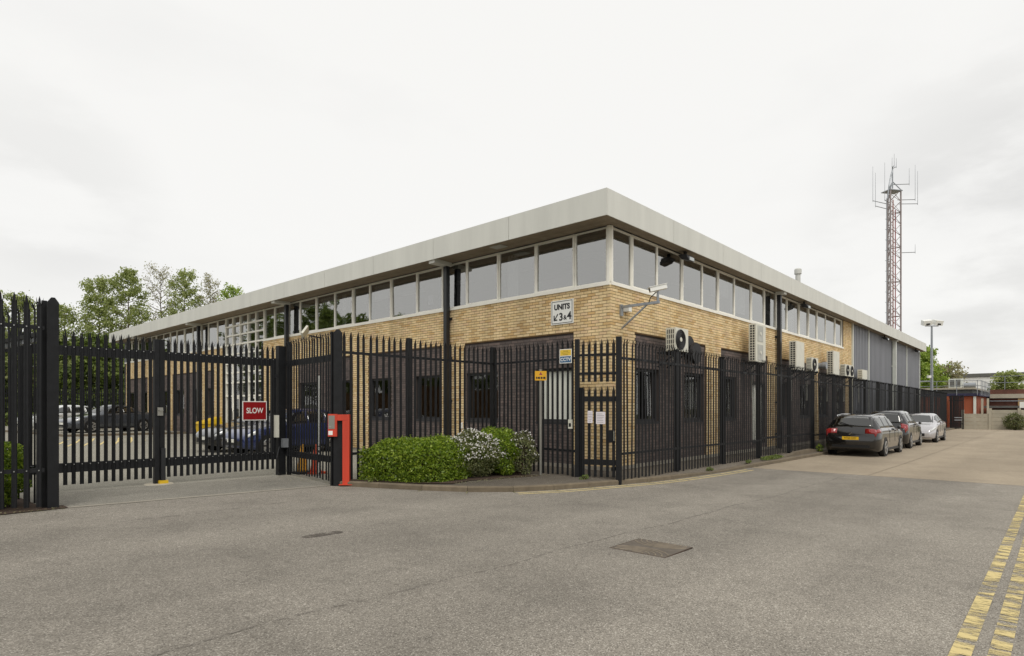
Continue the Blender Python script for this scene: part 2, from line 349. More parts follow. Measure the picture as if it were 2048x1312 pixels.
# facade helpers: 'L' = plane X=0 facing -X (u = Y), 'R' = plane Y=0 facing -Y (u = X)
def FP(ax, u, o, z): return (-o, u, z) if ax == 'L' else (u, -o, z)
def fbox(mb, ax, u0, u1, o0, o1, za, zb):
    a = FP(ax, u0, o0, za); b = FP(ax, u1, o1, zb); return mb.box(a[0], b[0], a[1], b[1], a[2], b[2])
def face_mtx(ax, u, o, z):
    """text plane on a facade, upright, readable from outside"""
    p = Vector(FP(ax, u, o, z))
    x, n = (Vector((0, -1, 0)), Vector((-1, 0, 0))) if ax == 'L' else (Vector((1, 0, 0)), Vector((0, -1, 0)))
    y = Vector((0, 0, 1)); return Matrix(((x.x, y.x, n.x, p.x), (x.y, y.y, n.y, p.y), (x.z, y.z, n.z, p.z), (0, 0, 0, 1)))

# ================================================================== ground, roads, kerb
def grid_sheet(name, x0, x1, y0, y1, nx, ny, zf, m, kind='structure'):
    xs = np.linspace(x0, x1, nx); ys = np.linspace(y0, y1, ny); mb = MB()
    vs = [(x, y, float(zf(x, y))) for y in ys for x in xs]
    fs = [(j*nx+i, j*nx+i+1, (j+1)*nx+i+1, (j+1)*nx+i) for j in range(ny-1) for i in range(nx-1)]
    o = mb.add(vs, fs).build(name, m, None, True)
    if kind: o['kind'] = kind
    return o
g = MB().add([(-900, -900, -.15), (1500, -900, -.15), (1500, 1500, -.15), (-900, 1500, -.15)], [(0, 1, 2, 3)]).build('ground', 'land'); g['kind'] = 'structure'
grid_sheet('road', -40, 4.6, -45, 2.6, 60, 12, lambda x, y: z0(x), 'asphalt')
grid_sheet('yard', -40, 0.02, 2.6, 75, 40, 60, lambda x, y: zy(x, y), 'yard')
y2 = grid_sheet('yard', .02, 30, 38.6, 75, 4, 12, lambda x, y: zy(0, y), 'yard')
# worn tarmac band between the threshold strip and the gate
grid_sheet('apron', -10.5, -5.75, 2.75, 5.0, 30, 14, lambda x, y: zy(x, y)+.004, 'apron')
ts = MB()
for k in range(6):
    a, b = -10.5+k*.79, -10.5+(k+1)*.79-.012
    ts.add([(x, y, float(zy(x, max(y, 2.6)))+.006) for x, y in ((a, 2.62), (b, 2.62), (b, 2.74), (a, 2.74))], [(0, 1, 2, 3)])
ts.build('threshold_strip', 'plinth')['kind'] = 'structure'
cr_ = empty('concrete_road'); cr_['kind'] = 'structure'
for i in range(8):
    for (ya, yb) in ((-4.5, -1.62), (-9.2, -4.5), (-14, -9.2), (-30, -14)):
        a = 4.62+i*5.8; b = a+5.8
        n = 2; vs = [(x, y, float(z0(x))) for y in (ya+.008, yb-.008) for x in (a+.008, b-.008)]
        MB().add(vs, [(0, 1, 3, 2)]).build('slab', 'concrete_road', cr_)
base = MB().add([(4.6, -30, -.03), (60, -30, -.03), (60, -1.5, -.03), (4.6, -1.5, -.03)], [(0, 1, 2, 3)]).build('slab_bed', 'asphalt', cr_)
MB().add([(51.02, -45, -.006), (140, -45, -.006), (140, 30, -.006), (51.02, 30, -.006)], [(0, 1, 2, 3)]).build('far_road', 'concrete_road')['kind'] = 'structure'
# kerb path
KP = np.array([(-5.86, 2.5), (-5.67, 2.04), (-5.21, 1.07), (-4.86, .3), (-4.5, -.25), (-3.78, -.68), (-2.25, -1.0), (-.23, -1.36), (2, -1.53), (4.08, -1.6), (12.2, -1.64), (51, -1.68)])
def resample(P, step):
    d = np.r_[0, np.cumsum(np.hypot(*np.diff(P, axis=0).T))]; n = int(d[-1]/step); t = np.linspace(0, d[-1], n+1)
    return np.c_[np.interp(t, d, P[:, 0]), np.interp(t, d, P[:, 1])]
kp = resample(KP, .9)
for _ in range(1): kp[1:-1] = .25*kp[:-2]+.5*kp[1:-1]+.25*kp[2:]
def kerb_h(x): return .10 - .05*math.exp(-((x-2.6)/1.2)**2)
tn = np.gradient(kp, axis=0); tn /= np.hypot(tn[:, 0], tn[:, 1])[:, None]; nrm = np.c_[-tn[:, 1], tn[:, 0]]     # left of travel = inside
kerb = empty('kerb'); kerb['kind'] = 'structure'
kin = kp+nrm*.125
for i in range(len(kp)-1):
    mb = MB(); vs = []
    for j, e in ((i, .004), (i+1, -.004)):
        h = kerb_h(kp[j, 0]); zg = float(z0(kp[j, 0]))
        for w, z in ((0, -.08), (.0, h-.02), (.018, h), (.125, h), (.125, -.08)):
            q = kp[j]+nrm[j]*w+tn[j]*e; vs.append((q[0], q[1], zg+z))
    mb.add(vs, [(0, 1, 6, 5), (1, 2, 7, 6), (2, 3, 8, 7), (3, 4, 9, 8), (0, 4, 3, 2, 1), (5, 6, 7, 8, 9)]); mb.build('kerb_stone', 'kerb', kerb)
def poly_sheet(name, pts, m, zf, parent=None, dz=0.):
    tri = tessellate_polygon([[Vector((x, y, 0)) for x, y in pts]])
    o = MB().add([(x, y, zf(x, y)+dz) for x, y in pts], [tuple(t) for t in tri]).build(name, m, parent); o['kind'] = 'structure'; return o
def zfoot(x, y): return float(z0(x))+kerb_h(x)-.008
foot = [tuple(p) for p in kin]+[(51, -.02), (0, -.02), (-.02, 2.58), (-5.78, 2.58)]
def zf2(x, y): return .19 if (x > -.05 and y > -.1) else zfoot(x, y)
poly_sheet('footway', foot, 'footway', zf2)
poly_sheet('planting_bed', [(-5.72, 2.5), (-5.5, 2.0), (-4.98, 1.02), (-4.55, .62), (-3.9, .78), (-2.2, .45), (-1.62, .62), (-1.62, 2.5)], 'soil', lambda x, y: zfoot(x, y)+.02)
# earth verge below the near fence on the far side of the gate
poly_sheet('verge', [(-16, 2.2), (-11.2, 2.45), (-10.2, 2.62), (-10.2, 2.95), (-10.45, 3.0), (-10.5, 6.8), (-16, 7.2)], 'soil', lambda x, y: float(zy(x, y))+.012)
# raised edging and earth beside the fence near the parked cars
ed = MB()
pr = [(7.8, .0), (8.6, .04), (9.4, .13), (11.0, .15), (11.8, .07), (12.4, .0)]
for (a, ha), (b, hb) in zip(pr[:-1], pr[1:]):
    za, zb = float(z0(a))+.09, float(z0(b))+.09
    ed.add([(a, -1.28, za), (a, -1.42, za), (b, -1.42, zb), (b, -1.28, zb), (a, -1.28, za+ha), (a, -1.42, za+ha), (b, -1.42, zb+hb), (b, -1.28, zb+hb)],
           [(0, 1, 2, 3), (4, 7, 6, 5), (1, 5, 6, 2), (0, 3, 7, 4), (0, 4, 5, 1), (2, 6, 7, 3)])
tag(ed.build('garden_edging', 'kerb'), 'low ramped concrete edging at the foot of the fence behind the charcoal estate car', 'edging')
# ------------------------------------------------------------------ paint on the road
def line_strip(name, P, w, m, dz, zf=None):
    P = np.array(P, float); t = np.gradient(P, axis=0); t /= np.hypot(t[:, 0], t[:, 1])[:, None]; n = np.c_[-t[:, 1], t[:, 0]]
    zf = zf or (lambda x, y: float(z0(x))); vs = []; k = len(P)
    for p, q in zip(P, n):
        for s in (-.5, .5): a = p+q*w*s; vs.append((a[0], a[1], zf(*a)+dz))
    o = MB().add(vs, [(2*i, 2*i+1, 2*i+3, 2*i+2) for i in range(k-1)]).build(name, m); o['kind'] = 'structure'; return o
for y in (-7.55, -7.725): line_strip('yellow_line', [(x, y) for x in np.linspace(-11, 4.4, 24)], .105, 'yellow_line', .005)
for off in (.16, .34):
    line_strip('yellow_line', [tuple(p) for p in (resample(KP, .3)-np.c_[np.zeros(1), np.zeros(1)]) if -4.9 < p[0] < 4.4 and 1], .05, 'yellow_line_thin', .005) if 0 else None
    pts = []
    for i in range(len(kp)):
        q = kp[i]-nrm[i]*off
        if -4.4 < q[0] < 4.5: pts.append(tuple(q))
    line_strip('yellow_line', pts, .055, 'yellow_line_thin', .005)
zyf = lambda x, y: float(zy(x, y))
for P in ([(-6.5, 20), (-1.2, 20)], [(-6.5, 23), (-1.2, 23)], [(-6.5, 26), (-1.2, 26)], [(-4.6, 10), (-.4, 10)], [(-4.6, 12.6), (-.4, 12.6)], [(-4.6, 15.2), (-.4, 15.2)]):
    line_strip('white_line', [(a, b) for a, b in zip(np.linspace(P[0][0], P[1][0], 6), [P[0][1]]*6)], .1, 'white_line', .006, zyf)
for k in range(7): line_strip('yellow_line', [(-7.4+k*.5, 19.5), (-6.6+k*.5, 22), (-5.8+k*.5, 25)], .09, 'yellow_line_thin', .006, zyf)
isl = [(-5.4, 27.5), (-.2, 27.0), (-.2, 36), (-6.4, 36.5)]
poly_sheet('raised_paving', isl, 'yard', zyf, dz=.1)
ik = MB()
for (a, b) in zip(isl, isl[1:]+isl[:1]): ik.bar((a[0], a[1], zyf(*a)+.05), (b[0], b[1], zyf(*b)+.05), .14, .12)
ik.build('paving_kerb', 'kerb')['kind'] = 'structure'
bl = MB().add([(x, y, zfoot(x, y)+.004) for x, y in ((-2.75, -.05), (-2.35, .02), (-2.2, -.1), (-2.6, -.16))], [(0, 1, 2, 3)]).build('paint_mark', 'blue_paint'); bl['kind'] = 'structure'
paint_mat('tar_dark', srgb(84, 77, 69), .49)
ph = MB(); P0 = (-8.63, -1.62)
for k in range(9):
    a = k/9*2*math.pi; ph.v.append((P0[0]+.28*math.cos(a)*(1+.3*random.random()), P0[1]+.08*math.sin(a)*(1+.4*random.random()), float(z0(P0[0]))+.004))
ph.f.append(tuple(range(9))); ph.build('pothole', 'tar_dark')['kind'] = 'structure'
paint_mat('tar_seam', srgb(122, 116, 107), .52)
line_strip('tar_seam', [(x, -4.1+.03*math.sin(x*1.7)+.02*math.sin(x*4.1)) for x in np.linspace(-11.5, 4.2, 60)], .03, 'tar_seam', .004)
line_strip('tar_seam', [(x, .95+.10*x+.9+.04*math.sin(x*2.3)) for x in np.linspace(-10, -6.2, 30)], .025, 'tar_seam', .004)
# fallen leaves and grit along the kerb and gate posts
N = 900; q = np.zeros((N, 4, 3)); k = 0
while k < N:
    r = random.random()
    if r < .45:
        i = random.randrange(2, 18); p = kp[i]-nrm[i]*abs(random.gauss(0, .12)); z = float(z0(p[0]))+.006
    elif r < .75: p = np.array((random.uniform(-4.6, -1.8), random.gauss(.55, .12))); z = zfoot(*p)+.03
    elif r < .9: p = np.array((random.uniform(-12, -10.2), random.gauss(2.5, .14))); z = float(zy(p[0], max(p[1], 2.6)))+.02
    else: p = np.array((random.gauss(-5.8, .25), random.gauss(3.6, .9))); z = float(zy(*p))+.012
    a = random.random()*6.28; s = random.uniform(.008, .022)
    for c in range(4): q[k, c] = (p[0]+s*math.cos(a+c*1.57), p[1]+s*.6*math.sin(a+c*1.57), z+random.uniform(0, .008))
    k += 1
lo = quads('leaf_litter', q, 'leaf_sparse'); tag(lo, 'dry leaf litter and grit scattered along the kerb and gate posts', 'litter', kind='stuff')
# manhole cover
mh = empty('manhole_cover', (-6.47, -4.72, float(z0(-6.47)))); tag(mh, 'rectangular cast iron manhole cover with curved ribs set in the road', 'manhole cover')
MB().box(-.315, .315, -.335, .335, .001, .006).build('frame', 'soil', mh)
MB().box(-.30, .30, -.32, .32, .001, .007).build('lid', 'iron', mh)
for sx in (-1, 1):
    for k in range(5):
        r = .06+k*.055; mb = MB(); pts = [(sx*(.02)+sx*(.29-r*math.cos(a)*.9) - sx*.0, r*1.25*math.sin(a), .006) for a in np.linspace(-1.45, 1.45, 9)]
        pts = [p for p in pts if abs(p[0]) < .30 and abs(p[1]) < .31]
        if len(pts) > 2: mb.tube(pts, .008, 5).build('rib', 'iron_rib', mh)

# ================================================================== the office building
B = empty('office_building'); tag(B, 'two storey buff brick office block with white fascia and ribbon windows', 'building')
SILL, SOF, TOP, BASE = 4.72, 6.14, 6.72, .28
LEN_L, LEN_R, BR_R = 38.5, 43.3, 22.8
LP = [(1.1, 5.12), (6.15, 10.1), (11.08, 15.05), (23.6, 24.55), (25.15, 29.5), (30.1, 33.0), (33.8, 37.9)]
RP = [(1.16, 5.27), (6.41, 10.56), (11.69, 16.44), (17.04, 21.5)]
PT = 3.62
ENT = (18.2, 22.3)
GW_L = [(1.14, 2.38), (3.78, 5.08), (6.2, 7.5), (8.8, 10.06), (11.12, 12.0), (13.65, 15.0), (23.65, 24.5), (25.2, 26.5), (27.8, 29.1), (30.2, 31.3), (34.0, 35.2), (36.6, 37.8)]
GW_R = [(1.2, 2.42), (3.92, 5.2), (6.75, 7.7), (11.75, 12.85), (14.4, 15.95), (17.2, 18.6), (20, 21.4)]
DOOR_R = (9.1, 10.4)
WZ = (1.36, 2.74)
def boxes_with_holes(mb, ax, u0, u1, za, zb, o0, o1, holes):
    us = sorted({u0, u1, *[h[0] for h in holes], *[h[1] for h in holes]}); us = [u for u in us if u0 <= u <= u1]
    zs = sorted({za, zb, *[h[2] for h in holes], *[h[3] for h in holes]}); zs = [z for z in zs if za <= z <= zb]
    for i in range(len(us)-1):
        run = None
        for j in range(len(zs)-1):
            cu, cz = (us[i]+us[i+1])/2, (zs[j]+zs[j+1])/2
            if any(h[0] < cu < h[1] and h[2] < cz < h[3] for h in holes):
                if run: fbox(mb, ax, us[i], us[i+1], o0, o1, run[0], run[1]); run = None
            else: run = (run[0] if run else zs[j], zs[j+1])
        if run: fbox(mb, ax, us[i], us[i+1], o0, o1, run[0], run[1])
hl = [(a, b, *WZ) for a, b in GW_L]+[(*ENT, BASE, SILL)]; hr = [(a, b, *WZ) for a, b in GW_R]+[(*DOOR_R, .45, 2.62)]
for ax, ln, hs, pn in (('L', LEN_L, hl, LP), ('R', BR_R, hr, RP)):
    mb = MB(); ph = [(a, b, BASE, PT) for a, b in pn]
    for ua, ub in (((.006, ENT[0]), (ENT[1], ln)) if ax == 'L' else ((.301, ln),)):
        mb = MB(); boxes_with_holes(mb, ax, ua, ub, BASE, SILL-.03, -.3, -.006, [h for h in hs+ph if h[0] >= ua and h[1] <= ub]); mb.build('wall', 'mortar', B)
    for a, b in pn:
        mb = MB(); boxes_with_holes(mb, ax, a, b, BASE, PT, -.3, -.036, [h for h in hs if h[0] > a-.1 and h[1] < b+.1]); mb.build('panel_wall', 'dark_mortar', B)
    mb = MB(); fbox(mb, ax, -.02 if ax == 'L' else .0, ln, -.3, .02, -.1, BASE-.004); mb.build('plinth', 'plinth', B)
mb = MB(); fbox(mb, 'R', 21.2, BR_R, -.3, -.006, SILL-.03, SOF); mb.build('wall', 'mortar', B)
# ---- bricks
def course_bricks(ax, u0, u1, za, zb, holes, o):
    out = []; j0 = int(math.ceil((za-BASE)/.075-1e-6))
    for j in range(j0, 400):
        z = BASE+j*.075
        if z+.065 > zb+.012: break
        off = -.1125 if j % 2 else 0
        k = int((u0-off)/.225)-1
        while True:
            a = off+k*.225; b = a+.215; k += 1
            if a > u1: break
            if b < u0: continue
            segs = [(max(a, u0), min(b, u1))]
            for h in holes:
                if h[2] < z+.05 and h[3] > z+.015:
                    ns = []
                    for s in segs:
                        if h[1] <= s[0] or h[0] >= s[1]: ns.append(s); continue
                        if s[0] < h[0]: ns.append((s[0], h[0]))
                        if s[1] > h[1]: ns.append((h[1], s[1]))
                    segs = ns
            out += [(ax, s[0], s[1], z, o) for s in segs if s[1]-s[0] > .035]
    return out
def brick_corners(b):
    ax, a, c, z, o = b; za, zb = z, z+.065; e = .0015
    f = [FP(ax, a+e, o, za+e), FP(ax, c-e, o, za+e), FP(ax, c-e, o, zb-e), FP(ax, a+e, o, zb-e)]
    k = [FP(ax, a, o-.02, za), FP(ax, c, o-.02, za), FP(ax, c, o-.02, zb), FP(ax, a, o-.02, zb)]
    return f+k
def screen_size(b):
    c = Vector(FP(b[0], (b[1]+b[2])/2, 0, b[3])); d = c-cam.location; dep = d.x*math.cos(HEAD)+d.y*math.sin(HEAD)
    n = abs(d.x if b[0] == 'L' else d.y)/d.length
    return (b[2]-b[1])*n/dep**2 if b[3] > 3.0 else 0
BF = [(3, 2, 1, 0), (0, 1, 5, 4), (1, 2, 6, 5), (2, 3, 7, 6), (3, 0, 4, 7)]
buff = course_bricks('L', 0, LEN_L, BASE, SILL-.03, hl+[(a, b, 0, PT) for a, b in LP], 0)+course_bricks('R', 0, BR_R, BASE, SILL-.03, hr+[(a, b, 0, PT) for a, b in RP], 0)
buff += course_bricks('R', 21.2, BR_R, SILL-.02, SOF, [], 0)
dark = []
for ax, pn, hs in (('L', LP, hl), ('R', RP, hr)):
    for a, b in pn: dark += course_bricks(ax, a, b, BASE, PT, hs, -.03)
def lay(bricks, matn, n_single, single_name, rest_name):
    bricks.sort(key=screen_size, reverse=True); cache = {}
    for b in bricks[:n_single]:
        key = (b[0], round(b[2]-b[1], 3))
        if key not in cache:
            ref = (b[0], 0, b[2]-b[1], 0, b[4]); cache[key] = MB().add(brick_corners(ref), BF).mesh(single_name, matn)
        o = link(bpy.data.objects.new(single_name, cache[key]), B); o.location = FP(b[0], b[1], 0, b[3])
    V = np.array([brick_corners(b) for b in bricks[n_single:]]).reshape(-1, 3); n = len(bricks)-n_single
    F = (np.array(BF)[None]+8*np.arange(n)[:, None, None]).reshape(-1, 4)
    me = bpy.data.meshes.new(rest_name); me.from_pydata(V.tolist(), [], F.tolist()); me.materials.append(M[matn])
    o = link(bpy.data.objects.new(rest_name, me), B); o['kind'] = 'stuff'
lay(buff, 'buff_brick', 300, 'brick', 'brickwork')
lay(dark, 'dark_brick', 120, 'dark_brick', 'dark_brickwork')
# ---- windows
def window(ax, u0, u1, za, zb, o, fm, gm, fw=.055, blind=None, sill=0.):
    w = MB()
    fbox(w, ax, u0, u0+fw, o-.06, o+.012, za, zb); fbox(w, ax, u1-fw, u1, o-.06, o+.012, za, zb)
    fbox(w, ax, u0+fw, u1-fw, o-.06, o+.010, za, za+fw); fbox(w, ax, u0+fw, u1-fw, o-.06, o+.010, zb-fw, zb)
    w = w.build('window', fm, B)
    p = MB(); fbox(p, ax, u0+fw, u1-fw, o-.032, o-.022, za+fw, zb-fw); ta, tb = random.gauss(0, .006), random.gauss(0, .005)
    p.v = [(x+(ta*(y-u0)+tb*(z-za) if ax == 'L' else 0), y+(ta*(x-u0)+tb*(z-za) if ax == 'R' else 0), z) for x, y, z in p.v]; p.build('pane', gm, w)
    if sill: s = MB(); fbox(s, ax, u0, u1, o-.02, o+sill, za-.07, za-.003); s.build('sill', fm, w)
    if blind:
        n, lo = blind; b = MB(); st = (u1-u0-2*fw)/n
        for k in range(n):
            c = u0+fw+(k+.5)*st; b.add([FP(ax, c-st*.49, o-.045, lo), FP(ax, c+st*.49, o-.06, lo), FP(ax, c+st*.49, o-.06, zb-fw), FP(ax, c-st*.49, o-.045, zb-fw)]+
                                       [FP(ax, c-st*.49, o-.049, lo), FP(ax, c+st*.49, o-.064, lo), FP(ax, c+st*.49, o-.064, zb-fw), FP(ax, c-st*.49, o-.049, zb-fw)],
                                       [(0, 1, 2, 3), (7, 6, 5, 4), (0, 4, 5, 1), (2, 6, 7, 3)])
        b.build('blind', 'blind', w)
    return w
ML = [.12, 1.1, 2.4, 3.77, 5.09, 6.15, 7.45, 8.82, 10.1, 11.15, 12.4, 13.73, 15.03, 16.02, 17.25, 18.2]
ML2 = [22.3, 23.3, 24.5, 25.4, 26.6, 27.8, 29.0, 30.0, 31.15, 32.4, 33.3, 34.5, 35.8, 37.1, 38.4]
MR = [.12, 1.06, 2.37, 3.82, 5.16, 6.3, 7.62, 9.09, 10.42, 11.6, 12.91, 14.4, 15.75, 16.92, 18.29, 19.87, 21.14]
for ax, ms in (('L', ML), ('L', ML2), ('R', MR)):
    for i, (a, b) in enumerate(zip(ms[:-1], ms[1:])):
        opening = i % 2
        w = window(ax, a+.004, b-.004, SILL+.05, SOF-.012, -.06+.012*opening, 'frame_white', 'glass_upper', .038+.02*opening)
    sl_ = MB(); fbox(sl_, ax, ms[0]-.1 if ms[0] < 1 else ms[0], ms[-1], -.1, .035, SILL-.028, SILL+.048); sl_.build('sill', 'frame_white', B)
cp = MB(); cp.box(-.0, .11, -.0, .11, SILL+.05, SOF-.012); cp.box(.02, .09, -.02, -.001, SILL+.05, SOF-.012); cp.box(-.02, -.001, .02, .09, SILL+.05, SOF-.012); cp.build('corner_post', 'frame_white', B)
# curtains seen behind a few upper panes
for a, b in ((3.25, 3.68), (12.0, 12.3), (2.45, 2.62)):
    c = MB(); n = 7
    pts = [(a+(b-a)*k/n, -.30-.03*(k % 2)) for k in range(n+1)]
    c.add([FP('L', u, o, z) for u, o in pts for z in (SILL+.1, SOF-.1)]+[FP('L', u, o-.006, z) for u, o in pts for z in (SILL+.1, SOF-.1)],
          [(2*k, 2*k+2, 2*k+3, 2*k+1) for k in range(n)]+[(2*n+2+2*k, 2*n+2+2*k+1, 2*n+2+2*k+3, 2*n+2+2*k+2) for k in range(n)]); c.build('curtain', 'blind', B)
for ax, a, b, zl in (('L', 8.9, 10.05, 5.55), ('L', 12.45, 13.68, 5.72), ('R', 6.4, 7.55, 5.4), ('R', 7.72, 9.0, 5.0), ('R', 14.5, 15.7, 4.85), ('R', 13.0, 14.3, 4.85), ('L', 16.1, 17.2, 5.6)):
    rb = MB(); fbox(rb, ax, a, b, -.235, -.23, zl, SOF-.09); rb.build('roller_blind', 'blind', B)
for ax, u, o in [('L', 1.9+k*2.6, -1.6) for k in range(6)]+[('R', 2+k*2.6, -1.6) for k in range(7)]:
    rb = MB(); fbox(rb, ax, u-.6, u+.6, o-.15, o+.15, 5.965, 5.995); rb.build('ceiling_panel', 'sign_white', B)
pn = MB(); fbox(pn, 'L', 6.7, 6.95, -.115, -.112, 5.02, 5.32); pn.build('notice', 'paper', B)
for k, (a, b) in enumerate(GW_L):
    window('L', a+.004, b-.004, WZ[0], WZ[1], -.12, 'frame_dark', 'glass_clear' if k == 0 else 'glass_lower', .06, blind=(6, WZ[0]+.06) if k == 0 else None, sill=.1)
for k, (a, b) in enumerate(GW_R):
    window('R', a+.004, b-.004, WZ[0], WZ[1], -.12, 'frame_dark', 'glass_lower', .06, sill=.1)
dr = window('R', DOOR_R[0]+.004, DOOR_R[1]-.004, .45, 2.62, -.10, 'frame_dark', 'glass_clear', .05); dr.name = 'door'
mb = MB(); fbox(mb, 'R', DOOR_R[0]+.06, DOOR_R[1]-.06, -.19, -.15, .5, 2.56); mb.build('door_panel', 'blind', dr)
# entrance screen
en = MB(); cols = np.linspace(ENT[0], ENT[1], 6); rows = [.32, 2.3, 2.94, 3.42, 3.87, 4.32, 4.77, 5.22, 5.67, 6.12]
for u in cols: fbox(en, 'L', u-.04, u+.04, -.14, -.02, .3, SOF-.012)
for r in rows[1:]:
    for a, b in zip(cols[:-1], cols[1:]): fbox(en, 'L', a+.04, b-.04, -.13, -.03, r-.035, min(r+.035, SOF-.013))
en = en.build('entrance_screen', 'frame_white', B)
for a, b in zip(cols[:-1], cols[1:]):
    for r0, r1 in zip(rows[:-1], rows[1:]):
        p = MB(); fbox(p, 'L', a+.041, b-.041, -.105, -.095, r0+(.036 if r0 > 1 else 0), r1-.036); p.build('pane', 'glass_upper' if r0 > 2.9 else 'glass_lower', en)
for a, b in ((cols[1], cols[2]), (cols[3], cols[4])):
    d = MB(); fbox(d, 'L', a+.04, a+.16, -.14, -.05, .3, 2.28); fbox(d, 'L', b-.16, b-.04, -.14, -.05, .3, 2.28); fbox(d, 'L', a+.16, b-.16, -.14, -.055, 2.16, 2.28); fbox(d, 'L', a+.16, b-.16, -.14, -.055, .3, .5)
    d = d.build('door', 'frame_white', B); h = MB(); h.tube([FP('L', b-.2, -.05, 1.0), FP('L', b-.2, .05, 1.15), FP('L', b-.2, .05, 1.55), FP('L', b-.2, -.05, 1.7)], .018, 6); h.build('handle', 'steel', d)
# interior: floors, ceilings and cores so the panes show dim rooms
inn = MB(); inn.box(3.2, LEN_R-.6, 3.2, LEN_L-.5, .0, SOF-.02); inn.build('inner_wall', 'interior', B)
for z0_, z1_, m_ in ((3.68, 3.95, 'interior'), (6.0, 6.08, 'ceiling_tile'), (.2, .27, 'interior')):
    a = MB(); a.box(.32, 3.19, .32, LEN_L-.32, z0_, z1_); a.box(3.2, BR_R-.32, .32, 3.19, z0_, z1_); a.build('floor_slab', m_, B)
bk = MB(); bk.box(.0, LEN_R, LEN_L-.3, LEN_L, 0, SOF-.02); bk.box(LEN_R-.3, LEN_R, .0, LEN_L-.31, 0, SOF-.02); bk.build('rear_wall', 'cladding', B)
# ---- roof, fascia, soffit
OX, OY = .78, .41
RX1, RY1 = 43.75, 38.55
MB().box(-OX+.03, RX1-.03, -OY+.03, RY1+.4, SOF+.05, TOP-.03).build('roof', 'roof', B)
us = np.linspace(-OY, RY1+.43, 14)
for a, b in zip(us[:-1], us[1:]): MB().box(-OX-.0, -OX+.028, a+.007, b-.007, SOF-.035, TOP).build('fascia_panel', 'fascia', B)
us = np.linspace(-OX+.03, RX1, 15)
for a, b in zip(us[:-1], us[1:]): MB().box(a+.007, b-.007, -OY-.0, -OY+.028, SOF-.035, TOP).build('fascia_panel', 'fascia', B)
MB().box(-OX+.001, -OX+.029, -OY-.001, -OY+.03, SOF-.036, TOP+.001).build('fascia_corner', 'fascia', B)
MB().box(RX1-.03, RX1-.002, -OY+.03, RY1, SOF-.035, TOP).build('fascia_panel', 'fascia', B)
MB().box(-OX+.03, RX1-.04, RY1+.40, RY1+.428, SOF-.035, TOP).build('fascia_panel', 'fascia', B)
nb = 6; w = (OX-.03)/nb
for k in range(nb): MB().box(-OX+.03+k*w+.002, -OX+.03+(k+1)*w-.002, -OY+.03, RY1, SOF+.0, SOF+.02).build('soffit_board', 'soffit', B)
nb = 4; w = (OY-.03)/nb
for k in range(nb): MB().box(.004, RX1-.04, -OY+.03+k*w+.002, -OY+.03+(k+1)*w-.002, SOF+.001, SOF+.021).build('soffit_board', 'soffit', B)
v = MB(); v.box(-.55, -.25, 3.15, 3.55, SOF-.02, SOF-.002); v.build('soffit_vent', 'ac_grey', B)
# ---- cladding on the rear half of the right side
def corr(x0, x1, z0_, z1_):
    mb = MB(); n = int((x1-x0)/.33); prof = []
    for k in range(n):
        a = x0+(x1-x0)*k/n; w_ = (x1-x0)/n
        prof += [(a, -.025), (a+w_*.42, -.025), (a+w_*.52, .035), (a+w_*.90, .035)]
    prof.append((x1, -.025)); m = len(prof)
    vs = [(x, -o, z) for z in (z0_, z1_) for x, o in prof]
    mb.add(vs, [(i, i+1, m+i+1, m+i) for i in range(m-1)]); return mb
tr = [22.86, 26.4, 33.2, 37.9, 43.25]
for a, b in zip(tr[:-1], tr[1:]): corr(a+.06, b-.06, .2, SOF).build('cladding_sheet', 'cladding', B)
for u in tr: t_ = MB(); t_.box(u-.075, u+.075, -.07, .02, .2, SOF); t_.build('trim', 'trim', B)
t_ = MB(); t_.box(22.8, LEN_R-.3, .03, .3, .0, SOF); t_.build('backing_wall', 'cladding', B)
# ---- downpipes with box outlets
def downpipe(ax, u, m, w=.14, hop=True):
    d = MB(); fbox(d, ax, u-w/2, u+w/2, .06, .06+w, .1, SOF-.12)
    for z in (.7, 1.9, 3.2, 4.4): fbox(d, ax, u-w/2-.05, u+w/2+.05, .002, .059, z, z+.07)
    d = d.build('downpipe', m, B)
    if hop: h = MB(); fbox(h, ax, u-.13, u+.13, .03, (OX if ax == 'L' else OY)-.06, SOF-.119, SOF-.002); h.build('outlet_box', 'fascia', d)
for u in (5.79, 15.82, 25.3, 34.3): downpipe('L', u, 'black_pipe')
downpipe('R', 11.45, 'black_pipe'); downpipe('R', 33.0, 'trim', .2)
ww = MB(); fbox(ww, 'L', 5.2, 5.27, .0, .05, 1.1, 1.28); ww.build('meter_box', 'sign_white', B)

